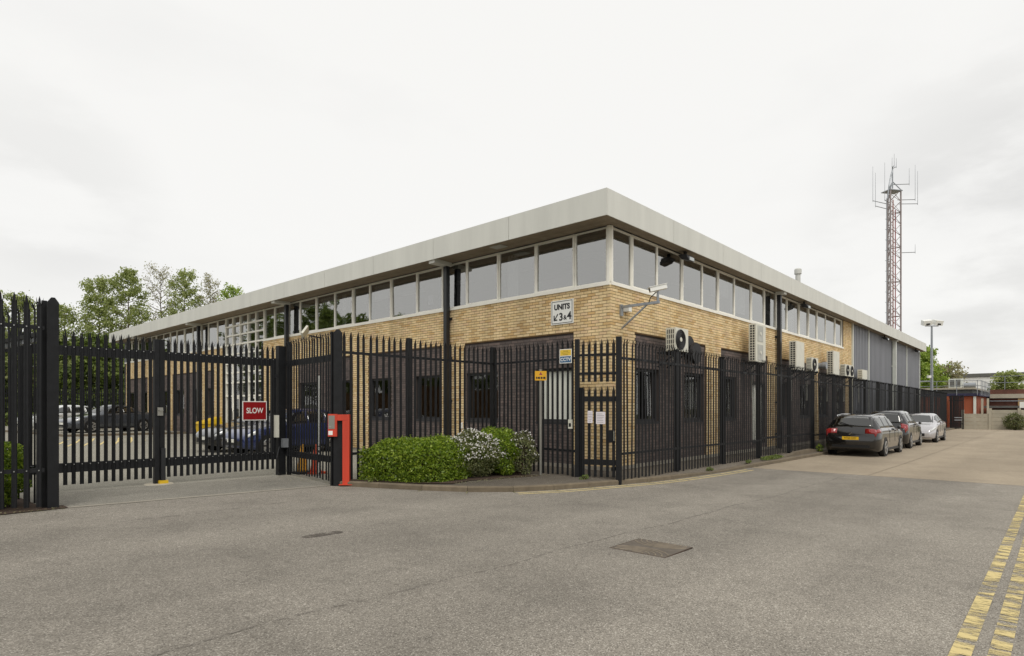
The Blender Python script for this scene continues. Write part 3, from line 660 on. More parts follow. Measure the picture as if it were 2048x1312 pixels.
# ================================================================== things fixed to the building
def ac_unit(loc_x, y0, y1, w, za, zb, fans, label, cols_=4):
    """facing -Y, its left end grille facing -X"""
    o = empty('air_conditioning_unit', (loc_x, 0, 0)); tag(o, label, 'air conditioner', 'air conditioning units on the side wall')
    MB().box(0.02, w, y0+.02, y1, za, zb).build('casing', 'ac_white', o)
    e = MB(); e.box(.004, .019, y0+.05, y1-.05, za+.04, zb-.04); e.build('end_recess', 'ac_dark', o)
    rows_ = max(4, int((zb-za)/.088)) if zb-za > .9 else 4
    gm = MB()
    for k in range(cols_+1): y = y0+.045+(y1-y0-.09)*k/cols_; gm.box(-.008, .003, y-.009, y+.009, za+.03, zb-.03)
    for k in range(rows_+1): z = za+.04+(zb-za-.08)*k/rows_; gm.box(-.005, .002, y0+.03, y1-.03, z-.011, z+.011)
    gm.build('end_grille', 'ac_white', o)
    n = max(1, abs(fans)); vert = zb-za > .9
    for k in range(n):
        if vert: r = min(.24, w*.3); cx, cz = w*.45, za+(zb-za)*(k+.5)/n
        else: r = (zb-za)*.43; cx, cz = (w*.38 if n == 1 else w*(k+.5)/n), (za+zb)/2
        if fans > 0:
            MB().lathe([(r, .0), (r, .012)], 24, (cx, y0+.004, cz), 'y').build('fan_grille', 'ac_dark', o)
            MB().lathe([(r*.22, 0), (r*.22, .012)], 14, (cx, y0-.012, cz), 'y').build('hub', 'ac_white', o)
            rg = MB()
            for rr in (.99, .8, .62, .45): rg.tube([(cx+r*rr*math.cos(t), y0-.002, cz+r*rr*math.sin(t)) for t in np.linspace(0, 6.2832, 25)], .006 if rr < .9 else .012, 4, False)
            rg.build('guard', 'frame_dark', o)
        elif fans < 0:
            MB().box(cx-r, cx+r, y0+.006, y0+.019, cz-r*1.1, cz+r*1.1).build('fan_panel', 'ac_grey', o)
            MB().lathe([(r*.25, 0), (r*.25, .012)], 14, (cx, y0-.008, cz), 'y').build('hub', 'ac_white', o)
    bk = MB()
    for x in (.12, w-.12): bk.box(x-.025, x+.025, y0, -.01, za-.06, za-.002); bk.bar((x, y0+.05, za-.06), (x, -.02, za-.4), .04)
    bk.build('bracket', 'ac_dark', o)
    pp = MB(); pp.tube([(w-.05, y1+.02, za+.15), (w+.1, y1+.1, za+.1), (w+.12, -.03, za-.2), (w+.12, -.03, za-1.2)], .025, 6); pp.build('pipe', 'ac_white', o)
ac_unit(2.17, -.60, -.30, .75, 3.22, 3.83, 1, 'white air conditioner with one black fan, nearest the building corner')
ac_unit(7.92, -.56, -.30, .92, 3.27, 4.54, -2, 'tall two fan air conditioner left of the black side downpipe', 2)
ac_unit(12.02, -.58, -.30, 1.0, 3.2, 4.30, 0, 'tall slatted air conditioner just right of the black side downpipe', 2)
ac_unit(14.11, -.54, -.30, .91, 3.24, 3.80, 1, 'small one fan air conditioner between the two tall slatted units')
ac_unit(17.09, -.60, -.30, 1.0, 3.22, 4.28, 0, 'tall slatted air conditioner farther from the corner, left of the twin fans', 2)
ac_unit(19.4, -.53, -.28, 1.6, 3.25, 3.81, 2, 'wide low air conditioner with twin black fans near the cladding')
ac_unit(22.9, -.50, -.25, 1.1, 3.2, 3.72, 0, 'small square vented air conditioner on the grey cladding')
fl = empty('wall_flue', (15.9, 0, 3.3)); tag(fl, 'silver horizontal flue with a ribbed cap poking from the side wall', 'flue')
MB().cyl((0, 0, .25), (0, -.45, .25), .13).build('pipe', 'galv', fl); MB().lathe([(.16, -.62), (.16, -.46)], 16, (0, 0, .25), 'y').build('cap', 'galv', fl)
# round grey dish-like cowl with its hood
cw = empty('fan_cowl', (4.1, 0, 3.2)); tag(cw, 'dark domed extractor cowl on the wall beside the nearest air conditioner', 'vent')
MB().lathe([(.34, -.05), (.34, -.001)], 24, (0, 0, .28), 'y').build('back_plate', 'ac_dark', cw)
MB().lathe([(.30, -.28), (.32, -.2), (.2, -.051)], 20, (0, 0, .1), 'y').build('hood', 'ac_dark', cw)
def floodlight(x, y, label):
    o = empty('soffit_floodlight', (x, y, SOF)); tag(o, label, 'floodlight', 'floodlights under the side eaves')
    MB().box(-.05, .05, -.03, .03, -.12, .0).build('bracket', 'ac_dark', o)
    b = MB(); b.add([(-.2, -.13, -.13), (.2, -.13, -.13), (.2, .12, -.11), (-.2, .12, -.11), (-.16, -.2, -.3), (.16, -.2, -.3), (.16, .03, -.24), (-.16, .03, -.24)], [(0, 1, 2, 3), (4, 7, 6, 5), (0, 4, 5, 1), (1, 5, 6, 2), (2, 6, 7, 3), (3, 7, 4, 0)])
    b = b.build('housing', 'frame_dark', o)
    MB().add([(-.14, -.208, -.20), (.14, -.208, -.20), (.14, -.205, -.29), (-.14, -.205, -.29), (-.14, -.2, -.20), (.14, -.2, -.20), (.14, -.2, -.29), (-.14, -.2, -.29)], [(0, 3, 2, 1), (4, 5, 6, 7)]).build('lens', 'lens', o)
for x, l in ((3.55, 'floodlight under the eaves nearest the building corner'), (14.3, 'floodlight under the eaves just right of the black side downpipe'), (29.9, 'floodlight under the eaves above the grey cladding, left of the white downpipe'), (40.7, 'floodlight under the eaves nearest the far end of the building')): floodlight(x, -.18, l)
wf = empty('wall_floodlight', (0, 13.3, 4.45)); tag(wf, 'pale floodlight on a short arm below the ribbon windows behind the gate fence', 'floodlight')
MB().bar((0, 0, 0), (-.5, 0, .05), .05).build('arm', 'ac_dark', wf)
b = MB(); b.box(-.2, .2, -.04, .04, -.2, .2); o = b.build('housing', 'ac_white', wf); o.location = (-.62, .1, .18); o.rotation_euler = (.5, .5, 1.0)
# CCTV camera on its long bracket
cc = empty('cctv_camera', (.45, 0, 4.12)); tag(cc, 'white box CCTV camera on a long grey steel bracket near the building corner', 'camera')
MB().box(-.05, .05, -.05, -.001, -.14, .14).build('wall_plate', 'galv', cc)
MB().bar((0, -.05, .08), (0, -1.06, .08), .06, .06).build('arm', 'galv', cc)
MB().bar((0, -.03, -.45), (0, -.72, .05), .035).build('brace', 'galv', cc)
MB().cyl((0, -1.02, .1), (0, -1.02, .34), .03).build('riser', 'galv', cc)
b = MB(); b.box(-.075, .075, -.2, .2, -.05, .05); b.box(-.09, .09, -.22, .22, .051, .063); o = b.build('camera_body', 'sign_white', cc); o.location = (0, -1.02, .41); o.rotation_euler = (-.22, 0, .74)
MB().box(-.055, .055, .201, .204, -.035, .035).build('front_window', 'ac_dark', o)
MB().tube([(0, -.98, .33), (-.05, -.85, .2), (-.03, -.8, .1)], .012, 5).build('cable', 'ac_dark', cc)
b = MB(); b.box(.12, .26, -.16, -.001, -.02, .1); b.build('junction_box', 'sign_white', cc)
# UNITS sign
us_ = empty('units_sign', (0, 1.45, 4.18)); tag(us_, 'white wall sign reading UNITS 3 & 4 with an arrow pointing down left', 'sign')
MB().box(-.03, -.002, -.36, .36, -.31, .31).build('board', 'sign_white', us_)
b = MB()
for s in (-1, 1): b.box(-.0335, -.0305, s*.325-.007, s*.325+.007, -.285, .285); b.box(-.0335, -.0305, -.317, .317, s*.278-.007, s*.278+.007)
b.build('border', 'sign_black', us_)
lm = lambda u, z: face_mtx('L', u, .031, z)
text('UNITS', .19, 'sign_black', us_, lm(0, .13), xs=.95, bold=.009)
text('3', .27, 'sign_black', us_, lm(.03, -.13), bold=.008); text('&', .16, 'sign_black', us_, lm(-.10, -.15), bold=.004); text('4', .27, 'sign_black', us_, lm(-.235, -.12), bold=.008)
ar = MB()
def lp(a, b, t): return (-.031-t, -a, b)
for poly in ([(-.27, -.21), (-.27, -.07), (-.235, -.07), (-.235, -.155), (-.225, -.175), (-.15, -.175), (-.15, -.21)], [(-.262, -.195), (-.245, -.212), (-.115, -.05), (-.14, -.03)]): ar.prism(poly, lp, .0002, .002 if len(poly) > 4 else .003)
ar.build('arrow', 'sign_black', us_)

# ================================================================== palisade fencing
def pale_mesh(h, tip=True, w=.064):
    """corrugated pale, base at z 0, front is -Y, splayed pointed head"""
    t = .005; prof = [(-w/2, .0), (-w*.3, -.010), (0, -.002), (w*.3, -.010), (w/2, .0)]
    mb = MB(); zs = [0, h-.13]; vs = []
    for z in zs: vs += [(x, y, z) for x, y in prof]+[(x, y+t, z) for x, y in prof[::-1]]
    n = 10; fs = [(k, (k+1) % n, n+(k+1) % n, n+k) for k in range(n)]+[tuple(range(n-1, -1, -1))]; mb.add(vs, fs)
    z = h-.13
    def slab(a): mb.add([(x, y, zz) for x, y, zz in a]+[(x, y+t, zz) for x, y, zz in a], [tuple(range(len(a))), tuple(range(2*len(a)-1, len(a)-1, -1))]+[(i, (i+1) % len(a), len(a)+(i+1) % len(a), len(a)+i) for i in range(len(a))])
    slab([(-w*.3, -.010, z), (w*.3, -.010, z), (w*.2, -.010, z+.075), (0, -.010, h), (-w*.2, -.010, z+.075)])
    for s in (-1, 1): slab([(s*w*.3, -.010, z), (s*w*.5, 0, z), (s*w*.60, -.028, z+.06), (s*w*.66, -.06, z+.105), (s*w*.44, -.036, z+.05)])
    return mb.mesh('pale', 'fence_paint')
PALE3 = pale_mesh(3.0); PALEG = pale_mesh(2.77); PALEP = pale_mesh(1.95); PALES = pale_mesh(.92)
BOLT = MB().lathe([(.009, -.012), (.009, .0)], 6, (0, 0, 0), 'y').mesh('bolt', 'bolt')
def put(me, parent, loc, rz, name='pale'):
    o = bpy.data.objects.new(name, me); o.location = loc; o.rotation_euler = (0, 0, rz); return link(o, parent)
def post(parent, x, y, za, zb, w, rz=0, pointed=False, name='post', d=None):
    d = d or w; mb = MB()
    if pointed:
        mb.add([(-w/2, -d/2, za), (w/2, -d/2, za), (w/2, d/2, za), (-w/2, d/2, za), (-w/2, -d/2, zb-.07), (w/2, -d/2, zb-.07), (w/2, d/2, zb-.07), (-w/2, d/2, zb-.07),
                (-w*.15, -d/2, zb), (w*.15, -d/2, zb), (w*.15, d/2, zb), (-w*.15, d/2, zb)],
               [(3, 2, 1, 0), (0, 1, 5, 4), (2, 3, 7, 6), (1, 2, 6, 5), (3, 0, 4, 7), (4, 5, 9, 8), (6, 7, 11, 10), (5, 6, 10, 9), (7, 4, 8, 11), (8, 9, 10, 11)])
    else: mb.box(-w/2, w/2, -d/2, d/2, za, zb)
    o = mb.build(name, 'fence_paint', parent); o.location = (x, y, 0); o.rotation_euler = (0, 0, rz); return o
def run(parent, p0, p1, zb0, zb1, pitch=.133, me=PALE3, rails=(.55, 2.58), rail_h=.05, front=1, inset=.07, side=1, bolts=False, cap=None):
    """pales from p0 to p1 on rails; front=+1: pales face right-hand side of p0->p1"""
    p0 = np.array(p0, float); p1 = np.array(p1, float); d = p1-p0; Ln = np.hypot(*d); d /= Ln; rz = math.atan2(d[1], d[0])
    if front < 0: rz += math.pi
    n = max(1, int((Ln-2*inset)/pitch)); nn = np.array((d[1], -d[0]))*front        # front direction
    objs = []
    for k in range(n+1):
        t = inset+(Ln-2*inset)*k/n; q = p0+d*t+nn*.028; zb = zb0+(zb1-zb0)*t/Ln
        objs.append((q, zb, rz))
    for r in rails:
        a = (p0[0], p0[1], zb0+r); b = (p1[0], p1[1], zb1+r)
        MB().bar(a, b, .05, rail_h).build('rail', 'fence_paint', parent)
    lim = cap if cap is not None else len(objs)
    for q, zb, r in objs[:lim]:
        o_ = put(me, parent, (q[0]+random.gauss(0, .004), q[1], zb+random.gauss(0, .009)), r+random.gauss(0, .05)); o_.rotation_euler[0] = random.gauss(0, .0025); o_.rotation_euler[1] = random.gauss(0, .003)
        if bolts:
            for rr in rails: put(BOLT, parent, (q[0]+nn[0]*.012, q[1]+nn[1]*.012, zb+rr), r, 'bolt')
    return objs[lim:]
# near fence, left edge of the view
f1 = empty('palisade_fence', (-10.4, 2.72, 0)); tag(f1, 'tall black palisade fence at the left edge beside the clipped bush', 'fence')
f1.location = (0, 0, 0)
post(f1, -10.36, 2.74, .1, 3.30, .135, 0, True, d=.05); post(f1, -10.44, 2.86, .1, 3.26, .06, 0, False)
run(f1, (-13.2, 2.74), (-10.46, 2.74), .34, .30, .130, rails=(.52, 2.55), rail_h=.055, bolts=True)
# return between near post and the gate's hidden hinge post
f2 = empty('palisade_fence'); tag(f2, 'short return of black palisade fence behind the leftmost fence pales', 'fence')
post(f2, -10.78, 5.13, .05, 3.2, .16)
run(f2, (-10.72, 5.0), (-10.42, 2.95), .28, .30, .2, rails=(.5, 2.5), rail_h=.06)
MB().bar((-10.68, 5.0, 2.72), (-10.40, 2.95, 2.76), .06, .10).build('steel_bar', 'galv', f2)
# double gate
def gate_leaf(name, xa, xb, y, label, hinge):
    o = empty(name, (0, 0, 0)); tag(o, label, 'gate')
    rr = (.30, 2.40)
    n = 18; a = xa+.08 if hinge < 0 else xa+.16; b = xb-.16 if hinge < 0 else xb-.08
    for k in range(n+1):
        x = a+(b-a)*k/n; put(PALEG, o, (x, y-.045, .34+random.gauss(0, .004)), random.gauss(0, .02))
        for r in rr: put(BOLT, o, (x, y-.062, .34+r+.06), 0, 'bolt')
    for r in rr: MB().box(xa+.1, xb-.1, y-.035, y+.035, .34+r-.085, .34+r+.085).build('rail', 'fence_paint', o)
    fx = xb-.05 if hinge < 0 else xa+.042; hx = xa+.05 if hinge < 0 else xb-.05
    MB().box(fx-.038, fx+.046, y-.05, y+.05, .22, 3.06).build('meeting_stile', 'fence_paint', o)
    MB().box(hx-.05, hx+.05, y-.045, y+.045, .55, 2.83).build('hinge_stile', 'fence_paint', o)
    return o
GY = 5.13; GX = -8.24
ga = gate_leaf('palisade_gate', -10.70, GX-.003, GY, 'left leaf of the black palisade double gate with the lock plate', -1)
gb = gate_leaf('palisade_gate', GX+.003, -5.86, GY, 'right leaf of the black palisade double gate carrying the red SLOW sign', 1)
b = MB(); b.box(GX-.05, GX+.05, GY-.085, GY-.061, 1.56, 1.72); b.cyl((GX-.03, GY-.12, 1.66), (GX+.04, GY-.12, 1.66), .012, n=8); b.build('lock', 'steel', ga)
MB().box(GX+.01, GX+.09, GY-.10, GY-.052, .21, .92).build('drop_bolt', 'black_pipe', gb)
gs = empty('gate_stop', (GX, GY, zyf(GX, GY))); tag(gs, 'yellow gate stop on a round concrete pad where the gate leaves meet', 'gate stop')
MB().lathe([(.26, .0), (.24, .02)], 18).build('pad', 'concrete', gs); MB().box(-.03, .13, -.13, -.04, .02, .08).build('stop_block', 'grit_yellow', gs)
sg = empty('slow_sign', (-6.37, GY-.075, 0)); tag(sg, 'dark red sign reading SLOW with white border on the gate', 'sign')
MB().box(-.27, .27, -.012, -.0, 1.44, 1.86).build('board', 'sign_white', sg); MB().box(-.252, .252, -.015, -.0125, 1.458, 1.842).build('face', 'sign_red', sg)
sm = Matrix.Translation((0, -.016, 1.65)) @ Matrix.Rotation(math.pi/2, 4, 'X'); text('SLOW', .165, 'sign_white', sg, sm, ext=.001, bold=.0025, xs=.80)
MB().box(-.25, .25, .0, .03, 1.6, 1.66).build('fixing', 'steel', sg)
# right hinge post and its drive gear
hp = empty('gate_hinge_post', (-5.73, GY, 0)); tag(hp, 'square black gate post with hinge and cable beside the SLOW sign', 'gate post')
MB().box(-.085, .085, -.075, .075, .05, 3.12).build('post', 'fence_paint', hp)
MB().box(-.17, -.11, -.05, .05, 2.40, 2.47).build('hinge', 'black_pipe', hp); MB().cyl((-.15, 0, 2.36), (-.15, 0, 2.52), .035).build('pivot', 'black_pipe', hp)
MB().box(-.19, -.12, -.16, .02, 1.05, 1.55).build('operator_cover', 'ac_white', hp); MB().box(-.05, .08, -.2, -.111, .82, 1.02).build('junction_box', 'galv', hp)
MB().tube([(-.1, -.13, .84), (-.17, -.15, .6), (-.17, -.15, .35), (-.06, -.13, .16)], .012, 6).build('cable', 'black_pipe', hp)
f3 = empty('palisade_fence'); tag(f3, 'short return of black palisade fence between the gate and the wide pointed post', 'fence')
post(f3, -5.60, 5.0, .1, 3.22, .07); run(f3, (-5.62, 5.05), (-5.85, 2.66), .26, .26, .133, rails=(.42, 2.46), rail_h=.13)
bp = empty('fence_post', (-5.86, 2.52, 0)); tag(bp, 'wide black steel post with pointed top behind the red intercom stand', 'post')
post(bp, 0, 0, .05, 3.26, .17, -.6, True, 'column', d=.06); post(bp, -.07, .10, .05, 3.22, .05, .3, False, 'stiffener')
# fence behind the hedge, two straight lengths
f4 = empty('palisade_fence'); tag(f4, 'black palisade fence standing behind the clipped hedge and white flowers', 'fence')
for x, y in ((-4.08, 2.55), (-1.45, 2.55)): post(f4, x, y, .1, 3.24, .10, .0)
run(f4, (-5.8, 2.52), (-4.12, 2.52), .24, .24, .148); run(f4, (-4.04, 2.52), (-1.5, 2.52), .24, .24, .148)
run(f4, (-1.45, 2.48), (-1.70, -.22), .24, .22, .150, front=1)
# pedestrian gate
pg = empty('pedestrian_gate'); tag(pg, 'narrow black palisade pedestrian gate at the building corner with a padlock', 'gate')
PA, PB = np.array((-1.72, -.27)), np.array((-1.40, -1.12)); pd = (PB-PA)/np.hypot(*(PB-PA)); pz_ = math.atan2(pd[1], pd[0]); pn_ = np.array((pd[1], -pd[0]))
post(pg, *PA, .05, 3.20, .09, pz_); post(pg, *PB, .02, 3.22, .11, pz_)
for k in range(6):
    q = PA+pd*(.14+.66*k/5)+pn_*.03; put(PALEP, pg, (q[0], q[1], .24), pz_); put(PALES, pg, (q[0], q[1], 2.27), pz_)
for z, h, e in ((.55, .12, .06), (1.90, .11, .06), (2.45, .05, 0), (2.85, .05, 0)):
    a, b = PA+pd*e, PB-pd*e; MB().bar((*a, z), (*b, z), .05, h).build('rail', 'fence_paint', pg)
a = PA+pd*.09; MB().bar((*a, .22), (*a, 2.15), .07, .08).build('stile', 'fence_paint', pg)
b_ = PB-pd*.17+pn_*.04; MB().bar((*b_, .98), (*b_, 1.24), .12, .03).build('lock_plate', 'black_pipe', pg)
b_ = PB-pd*.10+pn_*.07; MB().tube([(b_[0], b_[1], 1.0), (b_[0]-.02, b_[1]-.02, 1.02), (b_[0]-.02, b_[1]-.02, 1.22), (b_[0], b_[1], 1.24)], .012, 6).build('padlock', 'chrome', pg)
# long run beside the side wall
f5 = empty('palisade_fence'); tag(f5, 'long black palisade fence running along the side wall behind the parked cars', 'fence')
FY = -1.15; px_ = [1.20, 3.88, 6.6, 9.42, 12.18, 14.98, 17.75, 20.5, 23.3, 26.2, 29.0, 31.9, 34.8, 37.7, 40.4, 43.2, 45.8, 48.4]
rest = []; count = 0; prev = -1.36
for i, x in enumerate(px_):
    post(f5, x, FY+.04, .0, 3.14-.003*x, .11, 0)
    za, zb = .19-.004*max(prev, 0), .19-.004*x
    if 8.5 < x < 13: za += .06; zb += .06
    cap = max(0, 300-count); o_ = run(f5, (prev, FY), (x, FY), za, zb, .150, cap=cap, inset=.075)
    count += int((x-prev-.15)/.150)+1; rest += o_; prev = x
if rest:
    vs, fs = [], []
    src = [v.co.copy() for v in PALE3.vertices]; sf = [tuple(p.vertices) for p in PALE3.polygons]
    for q, zb, r in rest:
        n = len(vs); vs += [(q[0]+v.x, q[1]+v.y, zb+v.z) for v in src]; fs += [tuple(i+n for i in f) for f in sf]
    me = bpy.data.meshes.new('far_pales'); me.from_pydata(vs, [], fs); me.materials.append(M['fence_paint']); link(bpy.data.objects.new('far_pales', me), f5)['kind'] = 'stuff'
# open gate leaf at the far end of the run
f6 = empty('palisade_gate'); tag(f6, 'dark open gate leaf at the far end of the side fence by the concrete wall', 'gate')
run(f6, (48.6, -1.3), (49.15, -2.12), .05, .05, .066, me=PALEG, rails=(.4, 2.3)); post(f6, 49.2, -2.18, 0, 2.8, .1)
for z in (.75, .95): MB().bar((48.78, -1.65, z), (49.08, -2.11, z), .03, .06).build('bar', 'galv', f6)
rp = empty('red_steel_frame', (48.9, -.9, 0)); tag(rp, 'rusty red steel uprights at the far end of the fence', 'frame')
for dx in (0, .5): MB().box(dx-.05, dx+.05, -.35+dx*.3, -.25+dx*.3, 0, 2.7).build('upright', 'red_brick', rp)
for z in (1.6, 2.1): MB().bar((0, -.3, z), (.5, -.15, z), .06).build('crossbar', 'red_brick', rp)
# signs and paper on the fence and wall
cs = empty('cctv_sign', (-1.705, .02, 2.85)); tag(cs, 'small yellow and blue CCTV warning sign on the fence top', 'sign')
cs.rotation_euler = (0, 0, .0925)
MB().box(-.062, -.05, -.155, .155, -.155, .155).build('board', 'sign_white', cs); MB().box(-.0635, -.0622, -.14, .14, .012, .14).build('warning_panel', 'sign_yellow', cs); MB().box(-.0635, -.0622, -.14, .14, -.14, -.004).build('name_panel', 'sign_blue', cs)
tm = lambda z: face_mtx('L', 0, .0637, z)
text('CCTV', .10, 'sign_white', cs, tm(-.075), ext=.0005, bold=.002)
for z, s_, t_ in ((.11, .035, 'Warning'), (.07, .026, 'These premises are'), (.035, .026, 'protected by')): text(t_, s_, 'sign_black', cs, tm(z), ext=.0004)
ps = empty('pole_sign', (-1.98, .55, zfoot(-1.98, .5))); tag(ps, 'slim grey pole with a small amber sign standing beside the shrub', 'sign')
MB().cyl((0, 0, 0), (0, 0, 2.34), .033, n=12).build('pole', 'steel', ps); MB().cyl((0, 0, 2.34), (0, 0, 2.38), .036, n=12).build('cap', 'steel', ps)
pa_ = math.atan2(-.55-7.99+.0, -1.98+12.3)
sgn = MB(); sgn.box(-.13, .13, -.046, -.036, 2.13, 2.34); o = sgn.build('board', 'sign_amber', ps); o.rotation_euler = (0, 0, -.78)
mt = Matrix.Translation((0, -.0465, 0)) @ Matrix.Rotation(math.pi/2, 4, 'X')
b = MB(); b.add([(-.04, -.047, 2.25), (.04, -.047, 2.25), (0, -.047, 2.32), (-.04, -.0465, 2.25), (.04, -.0465, 2.25), (0, -.0465, 2.32)], [(0, 1, 2), (5, 4, 3)]); b.build('symbol', 'tail_red', o)
b = MB()
for x, w_ in ((-.09, .03), (-.04, .05), (.02, .04), (.08, .05)): b.box(x-w_/2, x+w_/2, -.0475, -.0466, 2.165, 2.21)
b.build('print', 'sign_black', o)
for yy, w_, zc, lb in ((.02, .11, 1.52, 'left one of two paper notices taped to the pedestrian gate'), (-.0, .2, 1.50, 'right one of two paper notices taped to the pedestrian gate')):
    off = .30 if w_ < .15 else .53
    q = PA+pd*off+pn_*.062; o = empty('paper_notice', (q[0], q[1], zc), pz_); tag(o, lb, 'notice')
    MB().box(-w_/2, w_/2, -.004, .0, -.13, .13).build('sheet', 'paper', o)
    b = MB()
    for k in range(6): b.box(-w_*.38, w_*(.38-.2*random.random()), -.0055, -.0045, .08-k*.035, .088-k*.035)
    b.build('print', 'ink', o)
ip = empty('door_intercom', (-1.70, -.1, 1.36)); tag(ip, 'small grey intercom box beside the pedestrian gate post', 'intercom')
MB().box(-.06, -.02, -.05, .05, -.1, .1).build('case', 'ac_white', ip); MB().box(-.064, -.0605, -.03, .03, -.06, .02).build('speaker', 'ac_dark', ip)

# ================================================================== street furniture by the gate
rs = empty('intercom_stand', (-5.76, 2.38, zfoot(-5.7, 2.3)-.06), -.75); tag(rs, 'orange red hooked steel intercom stand in front of the wide post', 'intercom stand')
MB().box(-.065, .065, -.06, .06, 0, 1.26).build('column', 'red_paint', rs); MB().box(-.22, .065, -.059, .059, 1.262, 1.38).build('arm', 'red_paint', rs)
o = MB().box(-.34, -.17, -.07, .07, .95, 1.39).build('housing', 'red_paint', rs)
MB().box(-.33, -.21, -.078, -.071, 1.10, 1.36).build('steel_plate', 'steel', o); MB().box(-.33, -.25, -.075, -.071, .98, 1.06).build('sticker', 'sign_white', o)
b = MB()
for x in (-.31, -.285, -.26): b.lathe([(.008, -.084), (.008, -.0785)], 8, (x, 0, 1.14), 'y')
b.build('button', 'chrome', o); MB().box(-.13, .13, -.1, .1, .0, .012).build('base_plate', 'red_paint', rs)
def cone(x, y, m, label):
    o = empty('traffic_cone', (x, y, zyf(x, y)+.004)); tag(o, label, 'traffic cone', 'traffic cones behind the gate fence')
    MB().box(-.19, .19, -.19, .19, 0, .045).build('base', 'rubber' if m == 'cone_yellow' else 'cone_orange', o)
    MB().lathe([(.135, .045), (.12, .1), (.03, .66), (.022, .68)], 18).build('cone', m, o, True)
cone(-5.25, 5.05, 'cone_yellow', 'faded yellow traffic cone with a black base behind the gate fence'); cone(-5.02, 4.85, 'cone_orange', 'orange traffic cone with an orange base behind the gate fence')
bpz = zyf(-5.3, 4.0)
o = empty('peeling_pole', (-5.40, 4.02, bpz)); tag(o, 'slim white pole with peeling paint behind the gate fence', 'pole')
MB().cyl((0, 0, 0), (0, 0, 2.25), .035, n=10).build('pole', 'sign_white', o); b = MB()
for k in range(26): z = random.random()**2*1.9+.03; a = random.random()*6.28; b.box(.034*math.cos(a)-.008, .034*math.cos(a)+.008, .034*math.sin(a)-.008, .034*math.sin(a)+.008, z, z+random.uniform(.02, .07))
b.build('bare_patch', 'rubber', o)
gbx = empty('grit_bin', (-.75, 22.3, zyf(-1, 22.9))); tag(gbx, 'yellow plastic grit bin by the entrance wall', 'grit bin')
MB().add([(-.4, -.33, 0), (.4, -.33, 0), (.4, .33, 0), (-.4, .33, 0), (-.48, -.4, .65), (.45, -.4, .65), (.45, .4, .65), (-.48, .4, .65)], [(3, 2, 1, 0), (0, 1, 5, 4), (1, 2, 6, 5), (2, 3, 7, 6), (3, 0, 4, 7), (4, 5, 6, 7)]).build('bin', 'grit_yellow', gbx)
MB().add([(-.52, -.43, .66), (.46, -.43, .66), (.46, .43, .66), (-.52, .43, .66), (-.5, -.4, .74), (.42, -.4, 1.0), (.42, .4, 1.0), (-.5, .4, .74)], [(3, 2, 1, 0), (0, 1, 5, 4), (1, 2, 6, 5), (2, 3, 7, 6), (3, 0, 4, 7), (4, 5, 6, 7)]).build('lid', 'grit_yellow', gbx)
rf = empty('roof_flue', (19.5, 1.64, TOP-.05)); tag(rf, 'short steel flue with a cap rising above the roof edge', 'flue')
MB().cyl((0, 0, 0), (0, 0, 1.75), .12).build('pipe', 'pale_steel', rf); MB().lathe([(.17, 1.75), (.17, 1.97), (.13, 2.02)], 18).build('cap', 'pale_steel', rf)

